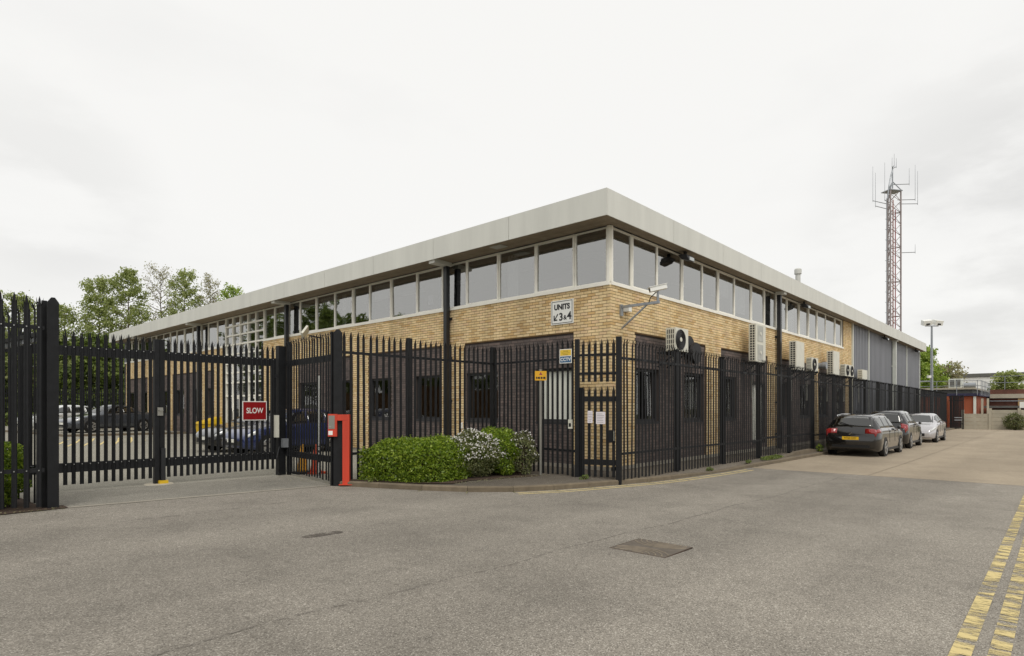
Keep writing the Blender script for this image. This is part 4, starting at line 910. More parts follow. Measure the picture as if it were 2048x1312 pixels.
# ================================================================== cars
def car(label, loc, rz, paint, L_, W_, H_, wb, top, plate=None, plate_mat='plate_yellow', rails=False, belt=.93, fx=None, name='parked_car', group=None, badge=False, glass=None, wr=.315):
    """front is +x. top = list of (x fraction from rear 0..1, roof height fraction, half width fraction at top)"""
    o = empty(name, loc, rz); tag(o, label, 'car', group)
    N_ = 96; ts_ = np.linspace(0, 1, N_); tx = np.array([p[0] for p in top]); tz = np.array([p[1] for p in top])*H_; tw = np.array([p[2] for p in top])
    zt = np.interp(ts_, tx, tz); wt = np.interp(ts_, tx, tw)
    for _ in range(2): zt[1:-1] = .25*zt[:-2]+.5*zt[1:-1]+.25*zt[2:]; wt[1:-1] = .25*wt[:-2]+.5*wt[1:-1]+.25*wt[2:]
    X = (ts_-.5)*L_; hw = W_/2*(1-.16*np.clip((.10-ts_)/.10, 0, 1)**2-.26*np.clip((ts_-.86)/.14, 0, 1)**2)
    zb = .20+.10*np.clip((.06-ts_)/.06, 0, 1)+.06*np.clip((ts_-.93)/.07, 0, 1)
    bl_ = belt+.05*(1-ts_)-.10*np.clip((ts_-.6)/.4, 0, 1)
    G = np.zeros((N_, 17, 3))
    for i in range(N_):
        b_ = min(bl_[i], zt[i]-.02); w, u = hw[i], min(wt[i]*W_/2, hw[i]*.985); z = zt[i]; gh = z-b_
        half = [(0, zb[i]), (w*.93, zb[i]), (w*.985, zb[i]+.06), (w, zb[i]+.32*(b_-zb[i])+.05), (w*.99, b_-.10*(b_-zb[i])), (w*.955, b_), (u+.35*(w*.955-u)*.3, z-.16*gh-.004), (u*.86, z-.02*min(1, gh*3)), (0, z+.012)]
        pts = half+[(-a, c) for a, c in half[-2:0:-1]]
        G[i, :16] = [(X[i], a, c) for a, c in pts]; G[i, 16] = G[i, 0]
    mb = MB(); vs = [tuple(G[i, k]) for i in range(N_) for k in range(16)]
    fs = [(i*16+k, i*16+(k+1) % 16, (i+1)*16+(k+1) % 16, (i+1)*16+k) for i in range(N_-1) for k in range(16)]+[tuple(range(15, -1, -1)), tuple((N_-1)*16+k for k in range(16))]
    mb.add(vs, fs); mb.build('body', paint, o, True)
    def patch(nm, t0, t1, k0, k1, m, off=.006, s0=0., s1=0., ins=0.):
        """surface patch; band k0..k1, fractions s0,s1 trimmed from each edge"""
        tt = np.linspace(t0, t1, max(5, int((t1-t0)*80))); ks = np.linspace(k0+s0, k1-s1, 5); A = []
        for t in tt:
            fi = t*(N_-1); i = min(int(fi), N_-2); a = fi-i; row = G[i]*(1-a)+G[i+1]*a; r = []
            for kk in ks:
                j = min(int(kk), 15); c = kk-j; r.append(row[j]*(1-c)+row[j+1]*c)
            A.append(r)
        A = np.array(A); du = np.gradient(A, axis=0); dv = np.gradient(A, axis=1); nn = np.cross(du, dv); nn /= np.maximum(np.linalg.norm(nn, axis=2, keepdims=True), 1e-9)
        c = A.reshape(-1, 3).mean(0)-np.array((X[N_//2], 0, .6)); sg_ = 1 if (nn.reshape(-1, 3).mean(0)@c) > 0 else -1
        Bq = A+nn*off*sg_; C = A-nn*.01*sg_; r_, q_ = A.shape[:2]; mb = MB()
        vs = [tuple(p) for p in Bq.reshape(-1, 3)]+[tuple(p) for p in C.reshape(-1, 3)]; n = r_*q_
        fs = [(i*q_+j, i*q_+j+1, (i+1)*q_+j+1, (i+1)*q_+j) for i in range(r_-1) for j in range(q_-1)]
        ed_ = [i*q_ for i in range(r_)]+[(r_-1)*q_+j for j in range(1, q_)]+[i*q_+q_-1 for i in range(r_-2, -1, -1)]+[j for j in range(q_-2, 0, -1)]
        fs += [(a, b, b+n, a+n) for a, b in zip(ed_, ed_[1:]+ed_[:1])]
        mb.add(vs, fs); return mb.build(nm, m, o, True)
    for (nm, t0, t1, side) in glass:
        if side == 's':
            patch(nm, t0, t1, 5, 6, 'glass_car', s0=.10, s1=.02); patch(nm, t0, t1, 10, 11, 'glass_car', s0=.02, s1=.10)
        else: patch(nm, t0, t1, 6, 10, 'glass_car', s0=.25 if nm == 'rear_window' else .4, s1=.25 if nm == 'rear_window' else .4)
    lamp = fx
    for (nm, t0, t1, k0, k1, m) in lamp:
        patch(nm, t0, t1, k0, k1, m, .008); patch(nm, t0, t1, 16-k1, 16-k0, m, .008)
    # dark lower bumper, sill strips, door lines
    dk = MB()
    xr, xf = X[0], X[-1]
    for s in (-1, 1): dk.box(-wb/2+.38, wb/2-.38, s*(W_/2-.03), s*(W_/2+.004), .2, .27)
    dk.build('sill_trim', 'car_black_trim', o)
    ln = MB()
    for t in (.36, .56, .70):
        i = int(t*(N_-1))
        for s in (0, 1):
            ks = [3, 4, 5] if s == 0 else [13, 12, 11]
            pts = [Vector(G[i, k])+Vector((0, (.003 if s == 0 else -.003), 0)) for k in ks]; ln.tube(pts, .003, 4)
    ln.build('door_gap', 'car_black_trim', o)
    for s in (-1, 1):
        i = int(.655*(N_-1)); m_ = MB().lathe([(.03, -.04), (.058, -.035), (.062, .02), (.03, .06)], 10, (X[i], s*(W_/2+.06), bl_[i]+.06), 'x').build('wing_mirror', paint, o, True)
        for k, t in ((0, .40), (1, .60)):
            i = int(t*(N_-1)); h = MB().box(X[i]-.09, X[i]+.09, s*(W_/2-.012), s*(W_/2+.022), bl_[i]-.10, bl_[i]-.07).build('door_handle', paint, o)
    # ends
    be = MB().box(xr-.012, xr+.05, -W_*.33, W_*.33, .33, .42).build('bumper_trim', 'car_black_trim', o)
    fr = MB().box(xf-.04, xf+.012, -W_*.26, W_*.26, .33, .47).build('grille', 'car_black_trim', o)
    pr_ = MB().box(xr-.022, xr-.004, -.26, .26, .60 if H_ < 1.56 else .66, .71 if H_ < 1.56 else .77).build('number_plate', plate_mat, o)
    MB().box(xf+.005, xf+.022, -.26, .26, .42, .53).build('number_plate', 'plate_white', o)
    if plate:
        mt_ = Matrix.Translation((xr-.023, 0, .655)) @ Matrix(((0, 0, -1, 0), (-1, 0, 0, 0), (0, 1, 0, 0), (0, 0, 0, 1))); text(plate, .105, 'sign_black', pr_, mt_, ext=.0005, xs=.78)
    if badge:
        MB().lathe([(.055, -.02), (.05, -.012)], 18, (xr+.004, 0, .82), 'x').build('badge', 'chrome', o)
        bb = MB().lathe([(.040, -.024), (.04, -.021)], 16, (xr+.004, 0, .82), 'x').build('badge_centre', 'car_black_trim', o)
        MB().tube([(xr-.022, .03, .79), (xr-.022, .0, .83), (xr-.022, -.02, .815), (xr-.022, -.03, .85)], .006, 5).build('badge_emblem', 'chrome', o)
    if rails:
        for s in (-1, 1):
            pts = [(G[int(t*(N_-1)), 7][0], s*(G[int(t*(N_-1)), 7][1]+.03), G[int(t*(N_-1)), 7][2]+.022) for t in (.12, .25, .4, .54)]; MB().tube([(pts[0][0]-.05, pts[0][1], pts[0][2]-.04)]+pts+[(pts[-1][0]+.06, pts[-1][1], pts[-1][2]-.05)], .014, 6).build('roof_rail', 'chrome', o)
    wp = MB(); a_, b_ = G[int(.04*(N_-1)), 8], G[int(.055*(N_-1)), 8]; wp.bar((a_[0]-.03, -.02, a_[2]+.03), (b_[0]-.04, .42, b_[2]+.03), .02, .025); wp.build('rear_wiper', 'car_black_trim', o)
    ant = MB(); i = int(.2*(N_-1)); ant.tube([(X[i], 0, zt[i]), (X[i]-.12, 0, zt[i]+.16)], .006, 4); ant.build('aerial', 'car_black_trim', o)
    for x in (-wb/2-.02, wb/2+.02):
        for s in (-1, 1):
            MB().lathe([(wr+.045, s*(W_/2-.12)), (wr+.045, s*(W_/2+.006))], 22, (x, 0, wr+.01), 'y').build('wheel_arch', 'car_black_trim', o)
            y_ = W_/2-.20
            wl = MB().lathe([(wr-.04, s*y_), (wr, s*(y_+.03)), (wr, s*(y_+.18)), (wr-.03, s*(y_+.215)), (wr-.10, s*(y_+.212))], 24, (x, 0, wr), 'y').build('wheel', 'tyre', o, False)
            rm = MB().lathe([(wr-.085, s*(y_+.20)), (wr-.085, s*(y_+.216)), (wr-.10, s*(y_+.222)), (wr-.115, s*(y_+.2165))], 24, (x, 0, wr), 'y'); gp = MB()
            for k in range(7):
                a = k*2*math.pi/7; gp.bar((x+.075*math.cos(a), s*(y_+.217), wr+.075*math.sin(a)), (x+(wr-.12)*math.cos(a), s*(y_+.217), wr+(wr-.12)*math.sin(a)), .004, .05, (-math.sin(a), 0, math.cos(a)))
            rm.lathe([(.05, s*(y_+.2)), (.045, s*(y_+.226))], 12, (x, 0, wr), 'y'); rm.build('rim', 'alloy', wl); gp.build('rim_slot', 'car_black_trim', wl)
    return o
ESTATE = [(0, .50, .80), (.012, .62, .80), (.03, .68, .78), (.085, .955, .66), (.14, .985, .66), (.3, 1, .68), (.5, .995, .68), (.58, .965, .67), (.70, .68, .78), (.74, .64, .80), (.9, .56, .78), (.97, .48, .72), (1, .40, .66)]
MPV = [(0, .48, .80), (.015, .56, .80), (.05, .64, .76), (.10, .945, .62), (.15, .985, .63), (.3, 1, .66), (.48, .995, .66), (.56, .965, .65), (.74, .66, .78), (.78, .63, .80), (.92, .55, .78), (.98, .46, .72), (1, .38, .66)]
HATCH = [(0, .50, .80), (.02, .62, .80), (.06, .70, .76), (.15, .93, .62), (.22, .975, .63), (.34, 1, .65), (.48, .99, .65), (.56, .955, .65), (.71, .68, .78), (.75, .645, .80), (.91, .56, .78), (.975, .46, .72), (1, .38, .66)]
SALOON = [(0, .55, .80), (.02, .66, .80), (.14, .70, .78), (.20, .76, .70), (.31, .95, .63), (.38, .99, .64), (.5, 1, .65), (.56, .965, .65), (.71, .68, .78), (.75, .645, .80), (.91, .55, .78), (.975, .45, .72), (1, .38, .66)]
GL_E = [('rear_window', .033, .083, 't'), ('windscreen', .59, .70, 't'), ('side_window', .10, .24, 's'), ('side_window', .26, .43, 's'), ('side_window', .45, .63, 's')]
GL_H = [('rear_window', .065, .15, 't'), ('windscreen', .57, .71, 't'), ('side_window', .17, .25, 's'), ('side_window', .27, .43, 's'), ('side_window', .45, .64, 's')]
GL_M = [('rear_window', .053, .10, 't'), ('windscreen', .57, .735, 't'), ('side_window', .12, .24, 's'), ('side_window', .26, .43, 's'), ('side_window', .45, .66, 's')]
GL_S = [('rear_window', .205, .31, 't'), ('windscreen', .57, .71, 't'), ('side_window', .30, .43, 's'), ('side_window', .45, .64, 's')]
LT = [('tail_lamp', .004, .075, 3.85, 5.0, 'tail_red'), ('tail_lamp', .006, .0245, 5.0, 7.28, 'tail_red'), ('head_lamp', .90, .985, 3.8, 4.9, 'lamp_clear')]
LTM = [('tail_lamp', .010, .055, 3.6, 5.2, 'tail_red'), ('tail_lamp', .012, .05, 5.2, 6.9, 'tail_red'), ('head_lamp', .90, .985, 3.8, 4.9, 'lamp_clear')]
G1 = 'cars parked along the side road'; G2 = 'cars parked in the yard'
def zr(x): return float(z0(x))
car('charcoal grey estate car with silver roof rails parked nearest the road edge', (13.72, -2.56, zr(13)), .0, 'paint_charcoal', 4.65, 1.80, 1.50, 2.66, ESTATE, 'MT60 OXY', rails=True, fx=LT, glass=GL_E, group=G1, badge=True)
car('black people carrier with tall red tail lamps parked between two cars', (19.5, -2.42, 0), .02, 'paint_black', 4.28, 1.78, 1.62, 2.76, MPV, fx=LTM, glass=GL_M, group=G1, belt=.98)
car('silver hatchback facing the camera, last of the roadside cars', (25.6, -2.62, 0), math.pi, 'paint_silver', 4.27, 1.77, 1.46, 2.61, HATCH, fx=LT, glass=GL_H, group=G1)
car('dark blue hatchback parked nose out just behind the gate', (-2.30, 11.45, zyf(-2, 11.4)), math.pi+.10, 'paint_blue', 3.95, 1.72, 1.50, 2.42, HATCH, fx=LT, glass=GL_H, group=G2, belt=.92)
car('black car parked beside the dark blue one in the yard', (-2.35, 13.4, zyf(-2, 14)), math.pi+.08, 'paint_black', 4.1, 1.72, 1.44, 2.5, HATCH, fx=LT, glass=GL_H, group=G2)
car('dark grey saloon seen side on beyond the left gate leaf', (-2.9, 30.4, zyf(-2, 30)+.1), math.pi+.30, 'paint_grey', 4.55, 1.78, 1.46, 2.7, SALOON, fx=LT, glass=GL_S, group=G2)
car('white hatchback half hidden behind the dark grey saloon', (-4.3, 34.6, zyf(-2, 33)+.1), math.pi+.30, 'paint_white', 4.1, 1.72, 1.46, 2.5, HATCH, fx=LT, glass=GL_H, group=G2)

# ================================================================== planting
def leaf_quads(C, size, flat=.0, asp=.5):
    n = len(C); a = rng.normal(size=(n, 3)); a[:, 2] *= (1-flat); a /= np.linalg.norm(a, axis=1, keepdims=True)
    b = rng.normal(size=(n, 3)); b -= a*np.sum(a*b, 1, keepdims=True); b /= np.linalg.norm(b, axis=1, keepdims=True)
    s = (size*rng.uniform(.6, 1.3, n))[:, None]
    return np.stack([C-a*s, C+b*s*asp, C+a*s, C-b*s*asp], 1)
def inpoly(P, x, y):
    c = False; j = len(P)-1
    for i in range(len(P)):
        if (P[i][1] > y) != (P[j][1] > y) and x < (P[j][0]-P[i][0])*(y-P[i][1])/(P[j][1]-P[i][1])+P[i][0]: c = not c
        j = i
    return c
def hedge_thing(name, label, cat, poly, zb, h, n, m, size, rnd=.16, core='stem'):
    o = empty(name, (0, 0, 0)); tag(o, label, cat)
    P = np.array(poly); c = P.mean(0); 
    bm_ = MB(); k = len(P); vs = []
    for z, s in ((zb-.02, .72), (zb+.2*h, .80), (zb+h*.55, .76), (zb+h*.72, .5)): vs += [tuple(c+(p-c)*s)+(z,) for p in P]
    fs = [(r*k+i, r*k+(i+1) % k, (r+1)*k+(i+1) % k, (r+1)*k+i) for r in range(3) for i in range(k)]+[tuple(3*k+i for i in range(k)), tuple(range(k-1, -1, -1))]
    bm_.add(vs, fs).build('branches', core, o)
    pts = []; lo, hi = P.min(0), P.max(0)
    ph_ = rng.uniform(0, 6, 4)
    while len(pts) < n:
        x, y = rng.uniform(lo, hi)
        if not inpoly(poly, x, y): continue
        d = 9
        for i in range(k):
            a, b = P[i], P[(i+1) % k]; e = b-a; t = np.clip(((x-a[0])*e[0]+(y-a[1])*e[1])/(e@e), 0, 1); d = min(d, math.hypot(x-a[0]-e[0]*t, y-a[1]-e[1]*t))
        top_ = h*(1-rnd*math.exp(-(d/.17)**1.3))+.035*math.sin(x*5+ph_[0])*math.sin(y*6+ph_[1])+.03*math.sin(x*13+ph_[2])+(.05 if rng.random() < .05 else 0)
        z = rng.uniform(0.02, top_)
        if min(d, (top_-z)) > .30*rng.random()**2+.015: continue
        pts.append((x, y, zb+z))
    q = quads('foliage', leaf_quads(np.array(pts), size, 0, .45), m, o); return o
zb_ = zfoot(-4.8, 1.5)
hedge_thing('clipped_hedge', 'bright green clipped box hedge at the kerb in front of the fence', 'hedge', [(-5.52, 2.36), (-5.28, 1.72), (-4.98, 1.12), (-4.55, .92), (-3.95, .96), (-3.45, 1.2), (-3.3, 1.8), (-3.5, 2.36)], zb_, .84, 28000, 'leaf_hedge', .031, .30)
def shrub(name, label, c, rx, ry, h, n, m, size, flowers=0, stems=10, cat='shrub', zb=None):
    o = empty(name, (c[0], c[1], zb if zb is not None else zfoot(*c))); tag(o, label, cat)
    st = MB()
    for k in range(stems):
        a = random.random()*6.28; r = random.uniform(.3, .9)
        st.tube([(random.gauss(0, .06), random.gauss(0, .06), 0), (rx*r*.45*math.cos(a), ry*r*.45*math.sin(a), h*.4), (rx*r*math.cos(a)*.9, ry*r*math.sin(a)*.9, h*random.uniform(.6, .9))], [.018, .012, .005], 5)
    st.build('stems', 'stem', o)
    u = rng.normal(size=(n, 3)); u /= np.linalg.norm(u, axis=1, keepdims=True); rad = rng.uniform(.55, 1, n)**.5
    lump = 1+.13*np.sin(u[:, 0]*5+c[0]*3)*np.cos(u[:, 1]*6+1)+.10*np.sin(u[:, 2]*7+u[:, 0]*4)
    P = u*rad[:, None]*lump[:, None]*np.array((rx, ry, h*.52)); P[:, 2] += h*.5; P = P[P[:, 2] > .03]
    quads('foliage', leaf_quads(P, size, 0, .45), m, o)
    if flowers:
        v = rng.normal(size=(flowers*3, 3)); v /= np.linalg.norm(v, axis=1, keepdims=True); v = v[(v[:, 2] > -.1)][:flowers]
        l2 = 1+.13*np.sin(v[:, 0]*5+c[0]*3)*np.cos(v[:, 1]*6+1)+.10*np.sin(v[:, 2]*7+v[:, 0]*4)
        Q = v*(l2*rng.uniform(.94, 1.06, len(v)))[:, None]*np.array((rx, ry, h*.52)); Q[:, 2] += h*.5
        keep = rng.random(len(Q)) < np.clip(.35+.8*(np.sin(Q[:, 0]*6)*np.sin(Q[:, 2]*7+1)*.5+.5), 0, 1); Q = Q[keep]
        A = np.concatenate([leaf_quads(Q+rng.normal(size=Q.shape)*.005, .017, 0, .8) for _ in range(3)]); quads('flowers', A, 'petal', o)['kind'] = 'stuff'
    return o
shrub('flowering_shrub', 'grey green shrub covered in small white flowers behind the hedge', (-3.40, 1.45), .86, .64, .96, 12000, 'leaf_grey', .026, 1300)
shrub('flowering_shrub', 'small white flowered shrub at the right end of the planting bed', (-2.18, 1.02), .46, .42, .92, 4500, 'leaf_grey', .026, 150)
shrub('leafy_shrub', 'bright green rounded shrub between the white flowered shrubs', (-2.62, 1.42), .62, .66, 1.02, 11000, 'leaf_hedge', .032)
shrub('clipped_bush', 'rounded green bush behind the fence at the left edge', (-11.02, 3.55), .5, .62, .92, 14000, 'leaf_hedge', .03, zb=zyf(-11, 3.7))
shrub('weed_clump', 'low green weeds growing on the kerb by the side fence', (6.9, -1.42), .9, .16, .12, 700, 'leaf_dark', .03, stems=5, cat='weeds')
for wx, wy, wl in ((2.4, -1.42, 'weed tuft at the dropped kerb below the first fence post'), (4.9, -1.45, 'weed tuft on the kerb below the second pair of fence posts'), (-1.95, -.62, 'tiny weed tuft by the pedestrian gate sill'), (-5.35, 1.9, 'weed tuft at the left end of the clipped hedge')):
    shrub('weed_clump', wl, (wx, wy), random.uniform(.12, .3), .07, random.uniform(.06, .12), 140, 'leaf_dark', .025, stems=3, cat='weeds')
shrub('dandelion', 'small yellow flowering weed at the edging beside the charcoal car', (11.6, -1.5), .16, .12, .3, 160, 'leaf_hedge', .03, stems=4, cat='weeds')
shrub('scrub_bush', 'straggly bush growing against the far concrete wall', (49.1, -5.45), .6, .72, 1.3, 1700, 'leaf_grey', .07, cat='bush', zb=0, stems=22)

def tree(name, label, x, y, zb, h, r, nleaf, m, size, sparse=1., seed=0, trunk=.16, first=.22, up=.55, cat='tree', group=None, cone_=.75):
    R = random.Random(seed); o = empty(name, (x, y, zb)); tag(o, label, cat, group)
    tr_ = MB(); pts = [Vector((0, 0, -.1))]; n = 9
    for i in range(1, n+1): pts.append(Vector((R.gauss(0, .02*h/6)+pts[-1].x*.8, R.gauss(0, .02*h/6)+pts[-1].y*.8, h*.97*i/n)))
    tr_.tube(pts, [trunk*(1-.93*i/n) for i in range(n+1)], 7)
    twigs = []; nb_ = int(22+h*2.2)
    for k in range(nb_):
        t = first+(1-first)*(k+R.random()*.6)/nb_; a = k*2.399+R.gauss(0, .3); f = t*n; i = min(int(f), n-1); p = pts[i].lerp(pts[i+1], f-i)
        prof = max(.12, (1-cone_*((t-first)/(1-first))**1.3))*(.55+.45*min(1, (t-first)/.18+.35))
        ln = r*prof*R.uniform(.7, 1.2); e = up*R.uniform(.6, 1.3)
        d = Vector((math.cos(a), math.sin(a), e)).normalized(); m1 = p+d*ln*.5+Vector((0, 0, R.gauss(0, .08))); m2 = p+d*ln+Vector((R.gauss(0, .12), R.gauss(0, .12), ln*.16))
        tr_.tube([p, m1, m2], [trunk*.30*(1-t*.7)+.012, trunk*.16*(1-t*.6)+.008, .006], 4, False)
        for s in range(7):
            u = R.uniform(.25, 1.); b0 = p.lerp(m1, u*2) if u < .5 else m1.lerp(m2, u*2-1); a2 = a+R.choice((-1, 1))*R.uniform(.4, 1.3)
            l2 = ln*R.uniform(.18, .42); e2 = b0+Vector((math.cos(a2), math.sin(a2), R.uniform(.1, .8)))*l2
            tr_.tube([b0, e2], [.012, .004], 3, False); twigs.append((b0, e2))
        twigs.append((m1, m2))
    tr_.build('trunk', 'bark', o)
    w_ = np.array([1/(R.random()+.25)*(.25 if R.random() < .25*sparse else 1.) for _ in twigs]); w_ /= w_.sum()
    idx = rng.choice(len(twigs), nleaf, p=w_); A = np.array([tuple(t[0]) for t in twigs])[idx]; Bz = np.array([tuple(t[1]) for t in twigs])[idx]
    u = rng.uniform(.1, 1.1, nleaf)[:, None]; C = A+(Bz-A)*u+rng.normal(size=(nleaf, 3))*(.10+.03*r)
    quads('crown', leaf_quads(C, size, 0, .55), m, o); return o
def at(px__, D):      # a point on the ground below pixel column px__ at depth D
    s = (px__-1024)/1200; return (-12.3+D*(math.cos(HEAD)+s*math.sin(HEAD)), -7.99+D*(math.sin(HEAD)-s*math.cos(HEAD)))
def hgt(py__, D): return 1.7+(817-py__)*D/1200
GT = 'tall trees behind the office'
T = [(40, 592, 50, 3.4, 7000, 'leaf_tree', 'leafy tree top seen above the fence at the left edge'),
     (128, 610, 58, 3.2, 6000, 'leaf_tree', 'loose low tree just right of the leftmost pointed post'),
     (196, 556, 60, 3.4, 11000, 'leaf_tree', 'slender green tree, leftmost of the tall row behind the office'),
     (256, 536, 60, 3.3, 13000, 'leaf_tree', 'dense tapering green tree, second in the tall row behind the office'),
     (322, 533, 62, 3.8, 4200, 'leaf_sparse', 'nearly bare fan shaped tree in the middle of the row behind the office'),
     (368, 541, 62, 3.5, 10000, 'leaf_tree', 'green tree right of the nearly bare tree behind the office roof'),
     (418, 552, 63, 2.7, 5200, 'leaf_sparse', 'thin pale tree rising behind the office roof'),
     (462, 572, 60, 3.2, 8000, 'leaf_bright', 'bright green tree top just above the office roof edge')]
for k, (px__, py__, D, r, n, m, lb) in enumerate(T):
    x, y = at(px__, D); tree('tall_tree', lb, x, y, .2, hgt(py__, D)-.2, r, int(n*.95), m, .115 if m != 'leaf_sparse' else .08, 1., 20+k, .17, .2, .75 if m == 'leaf_sparse' else .45, group=GT)
wd = [(20, 690, 54), (70, 680, 55), (118, 672, 53), (160, 690, 54), (205, 676, 55), (250, 700, 56), (-30, 660, 50), (-80, 640, 48)]
for k, (px__, py__, D) in enumerate(wd):
    x, y = at(px__, D); tree('understorey_tree', ['dark bushy tree behind the back fence at the far left', 'bushy tree in the thicket right of the leftmost post', 'broad dark tree in the thicket above the white car', 'low dense tree in the thicket behind the grey saloon', 'dark tree in the thicket below the slender green tree', 'last thicket tree beside the end wall of the office', 'bushy tree beyond the left edge of the yard', 'leafy tree at the far left corner of the yard'][k], x, y, .2, hgt(py__, D)-.2, 2.9, 9000, 'leaf_dark', .16, .4, 60+k, .12, .06, .3, cone_=.55, group='thicket behind the back fence')
bh = MB(); xa, ya = at(-60, 47); xb, yb = at(246, 49)
bf = empty('back_fence'); tag(bf, 'black palisade fence in front of the thicket at the back of the yard', 'fence')
nn_ = 70; vs, fs = [], []; src = [v.co.copy() for v in PALE3.vertices]; sf = [tuple(p.vertices) for p in PALE3.polygons]; ra = math.atan2(yb-ya, xb-xa); ca, sa = math.cos(ra), math.sin(ra)
for k in range(nn_):
    t = k/(nn_-1); n = len(vs); vs += [(xa+(xb-xa)*t+v.x*ca-v.y*sa, ya+(yb-ya)*t+v.x*sa+v.y*ca, .36+v.z) for v in src]; fs += [tuple(i+n for i in f) for f in sf]
me = bpy.data.meshes.new('pales'); me.from_pydata(vs, [], fs); me.materials.append(M['fence_paint']); link(bpy.data.objects.new('pales', me), bf)['kind'] = 'stuff'
for z in (.9, 2.9): MB().bar((xa, ya, z), (xb, yb, z), .06, .06).build('rail', 'fence_paint', bf)
lh = [at(-60, 45.5), at(246, 47.5)]
hedge_thing('boundary_hedge', 'low dark hedge in front of the back fence beyond the parked cars', 'hedge', [lh[0], lh[1], (lh[1][0]+.5, lh[1][1]+.8), (lh[0][0]+.5, lh[0][1]+.8)], .35, 1.0, 6000, 'leaf_dark', .11)
for (px__, py__, D, r, n, m, lb, sd_) in ((1838, 708, 75, 3.4, 14000, 'leaf_bright', 'bright green tree at the far end of the office behind the lamp column', 5), (1868, 738, 80, 2.4, 7000, 'leaf_bright', 'lower bright green tree just right of the lamp column', 6), (1905, 728, 78, 2.3, 2200, 'leaf_sparse', 'upright bare tree with reddish shoots beyond the rooftop railing', 7), (2014, 748, 72, 1.9, 9000, 'leaf_tree', 'rounded green tree in front of the white warehouse', 8)):
    x, y = at(px__, D); tree('far_tree', lb, x, y, 0, hgt(py__, D), r, n, m, .16, .6, 90+sd_, .16, .25, .5, cone_=.5)
# timber fence and trees across the yard, facing the office (mirrored in its lower windows)
tf = empty('timber_fence', (-27, 0, 0)); tag(tf, 'brown close boarded timber fence along the far side of the yard', 'fence')
bd = MB().box(-.02, .02, -.09, .09, 0, 3.2).mesh('board', 'timber')
for k in range(330): put(bd, tf, (random.uniform(-.01, .01), -2+k*.19, .15+random.uniform(0, .03)), random.gauss(0, .02), 'board')
for z in (.6, 2.6): MB().box(-.1, -.03, -2, 60.5, z, z+.1).build('rail', 'timber', tf)
for k, y in enumerate((1, 7, 12, 18, 24, 31, 38)):
    tree('yard_tree', 'leafy tree behind the timber fence, number %s from the road end' % ('one', 'two', 'three', 'four', 'five', 'six', 'seven')[k], -30-1.5*(k % 2), y, 0, (5, 5.5, 6, 6.5, 7, 8, 9)[k], 3.0, 6000, 'leaf_dark', .17, .5, 130+k, .15, .15, .4, group='trees behind the timber fence')

for k, (x_, y_, h_) in enumerate(((-33, 48, 10), (-36, 57, 12), (-33, 67, 14.5), (-37, 78, 18), (-34, 90, 18))):
    tree('yard_tree', 'tall leafy tree at the back left of the yard, %s in line' % ('first', 'second', 'third', 'fourth', 'fifth')[k], x_, y_, 0, h_, 5.0, 8000, 'leaf_dark', .24, .4, 150+k, .2, .12, .4, cone_=.5, group='tall trees at the back left of the yard')
# ================================================================== mast, lamp column, far right
mx_, my_ = at(1785, 60)
ms_ = empty('lattice_mast', (mx_, my_, 0)); tag(ms_, 'tall grey steel lattice radio mast with antennas behind the office', 'mast')
ms_.rotation_euler = (0, 0, HEAD-math.pi/2+.22)
MW = .62; MT = hgt(381, 60); lg = [(-MW, -MW*.6), (MW, -MW*.6), (0, MW*.9)]
for x, y in lg: MB().cyl((x, y, 0), (x, y, MT), .075, n=8).build('leg', 'mast_steel', ms_)
nb_ = 17
for (a, b) in ((0, 1), (1, 2), (2, 0)):
    br = MB()
    for k in range(nb_):
        za, zb2 = 4+k*(MT-4)/nb_, 4+(k+1)*(MT-4)/nb_; A, B2 = (lg[a], lg[b]) if k % 2 else (lg[b], lg[a])
        br.tube([(*A, za), (*B2, zb2)], .032, 4); br.tube([(*B2, za), (*A, zb2)], .022, 4)
        if k % 3 == 0: br.tube([(*lg[a], za), (*lg[b], za)], .035, 4)
    br.build('bracing', 'mast_steel', ms_)
MB().tube([(-MW*.2, -MW*.3, 3), (-MW*.2, -MW*.3, MT-1)], .05, 6).build('cable', 'red_brick', ms_)
MB().tube([(MW*.25, -MW*.3, 3), (MW*.25, -MW*.3, MT-2)], .05, 6).build('cable', 'tail_red', ms_)
ld = MB(); ld.tube([(-MW-.4, -MW*.5, 4), (-MW-.4, -MW*.5, MT-1)], .035, 5)
for k in range(16): z = 5+k*(MT-7)/16; ld.tube([(-MW-.55, -MW*.5, z), (-MW+.1, -MW*.5, z)], .022, 4)
ld.build('ladder', 'galv', ms_)
hd = MB(); 
for x, y in lg: hd.tube([(x, y, MT), (0, 0, MT+.9)], .05, 5)
hd.tube([(0, 0, MT+.2), (0, 0, MT+2.3)], .06, 6); hd.box(-MW-.15, MW+.15, -MW*.75, MW, MT-.12, MT-.05); hd.tube([(-.9, -.3, MT-1), (-.7, -.3, MT+.3), (-.2, 0, MT+1.4), (0, 0, MT+2)], .07, 6); hd.build('head_frame', 'galv', ms_)
for k, (x, y, z, dx, hh) in enumerate([(0, 0, MT+2.2, .25, 1.0), (0, 0, MT+2.2, -.25, 1.0), (0, 0, MT+2.3, 0, 1.3), (.1, 0, MT+.6, 1.7, 1.7), (MW, 0, MT-.9, 1.9, 3.6), (MW, 0, MT-1.3, 2.2, 3.4), (-MW, 0, MT-1.4, -1.9, 3.5), (-MW, 0, MT-1.9, -1.6, 3.4), (-MW, 0, MT-1.2, -.5, 3.8), (MW, 0, MT-6.2, 1.9, .9)]):
    a = MB(); a.tube([(x, y, z), (x+dx, y-.2, z+.12)], .035, 4); a.tube([(x+dx, y-.2, z), (x+dx, y-.2, z+hh)], [.022, .012], 5); a.build('antenna', 'galv', ms_)
lx, ly = at(1863.5, 50)
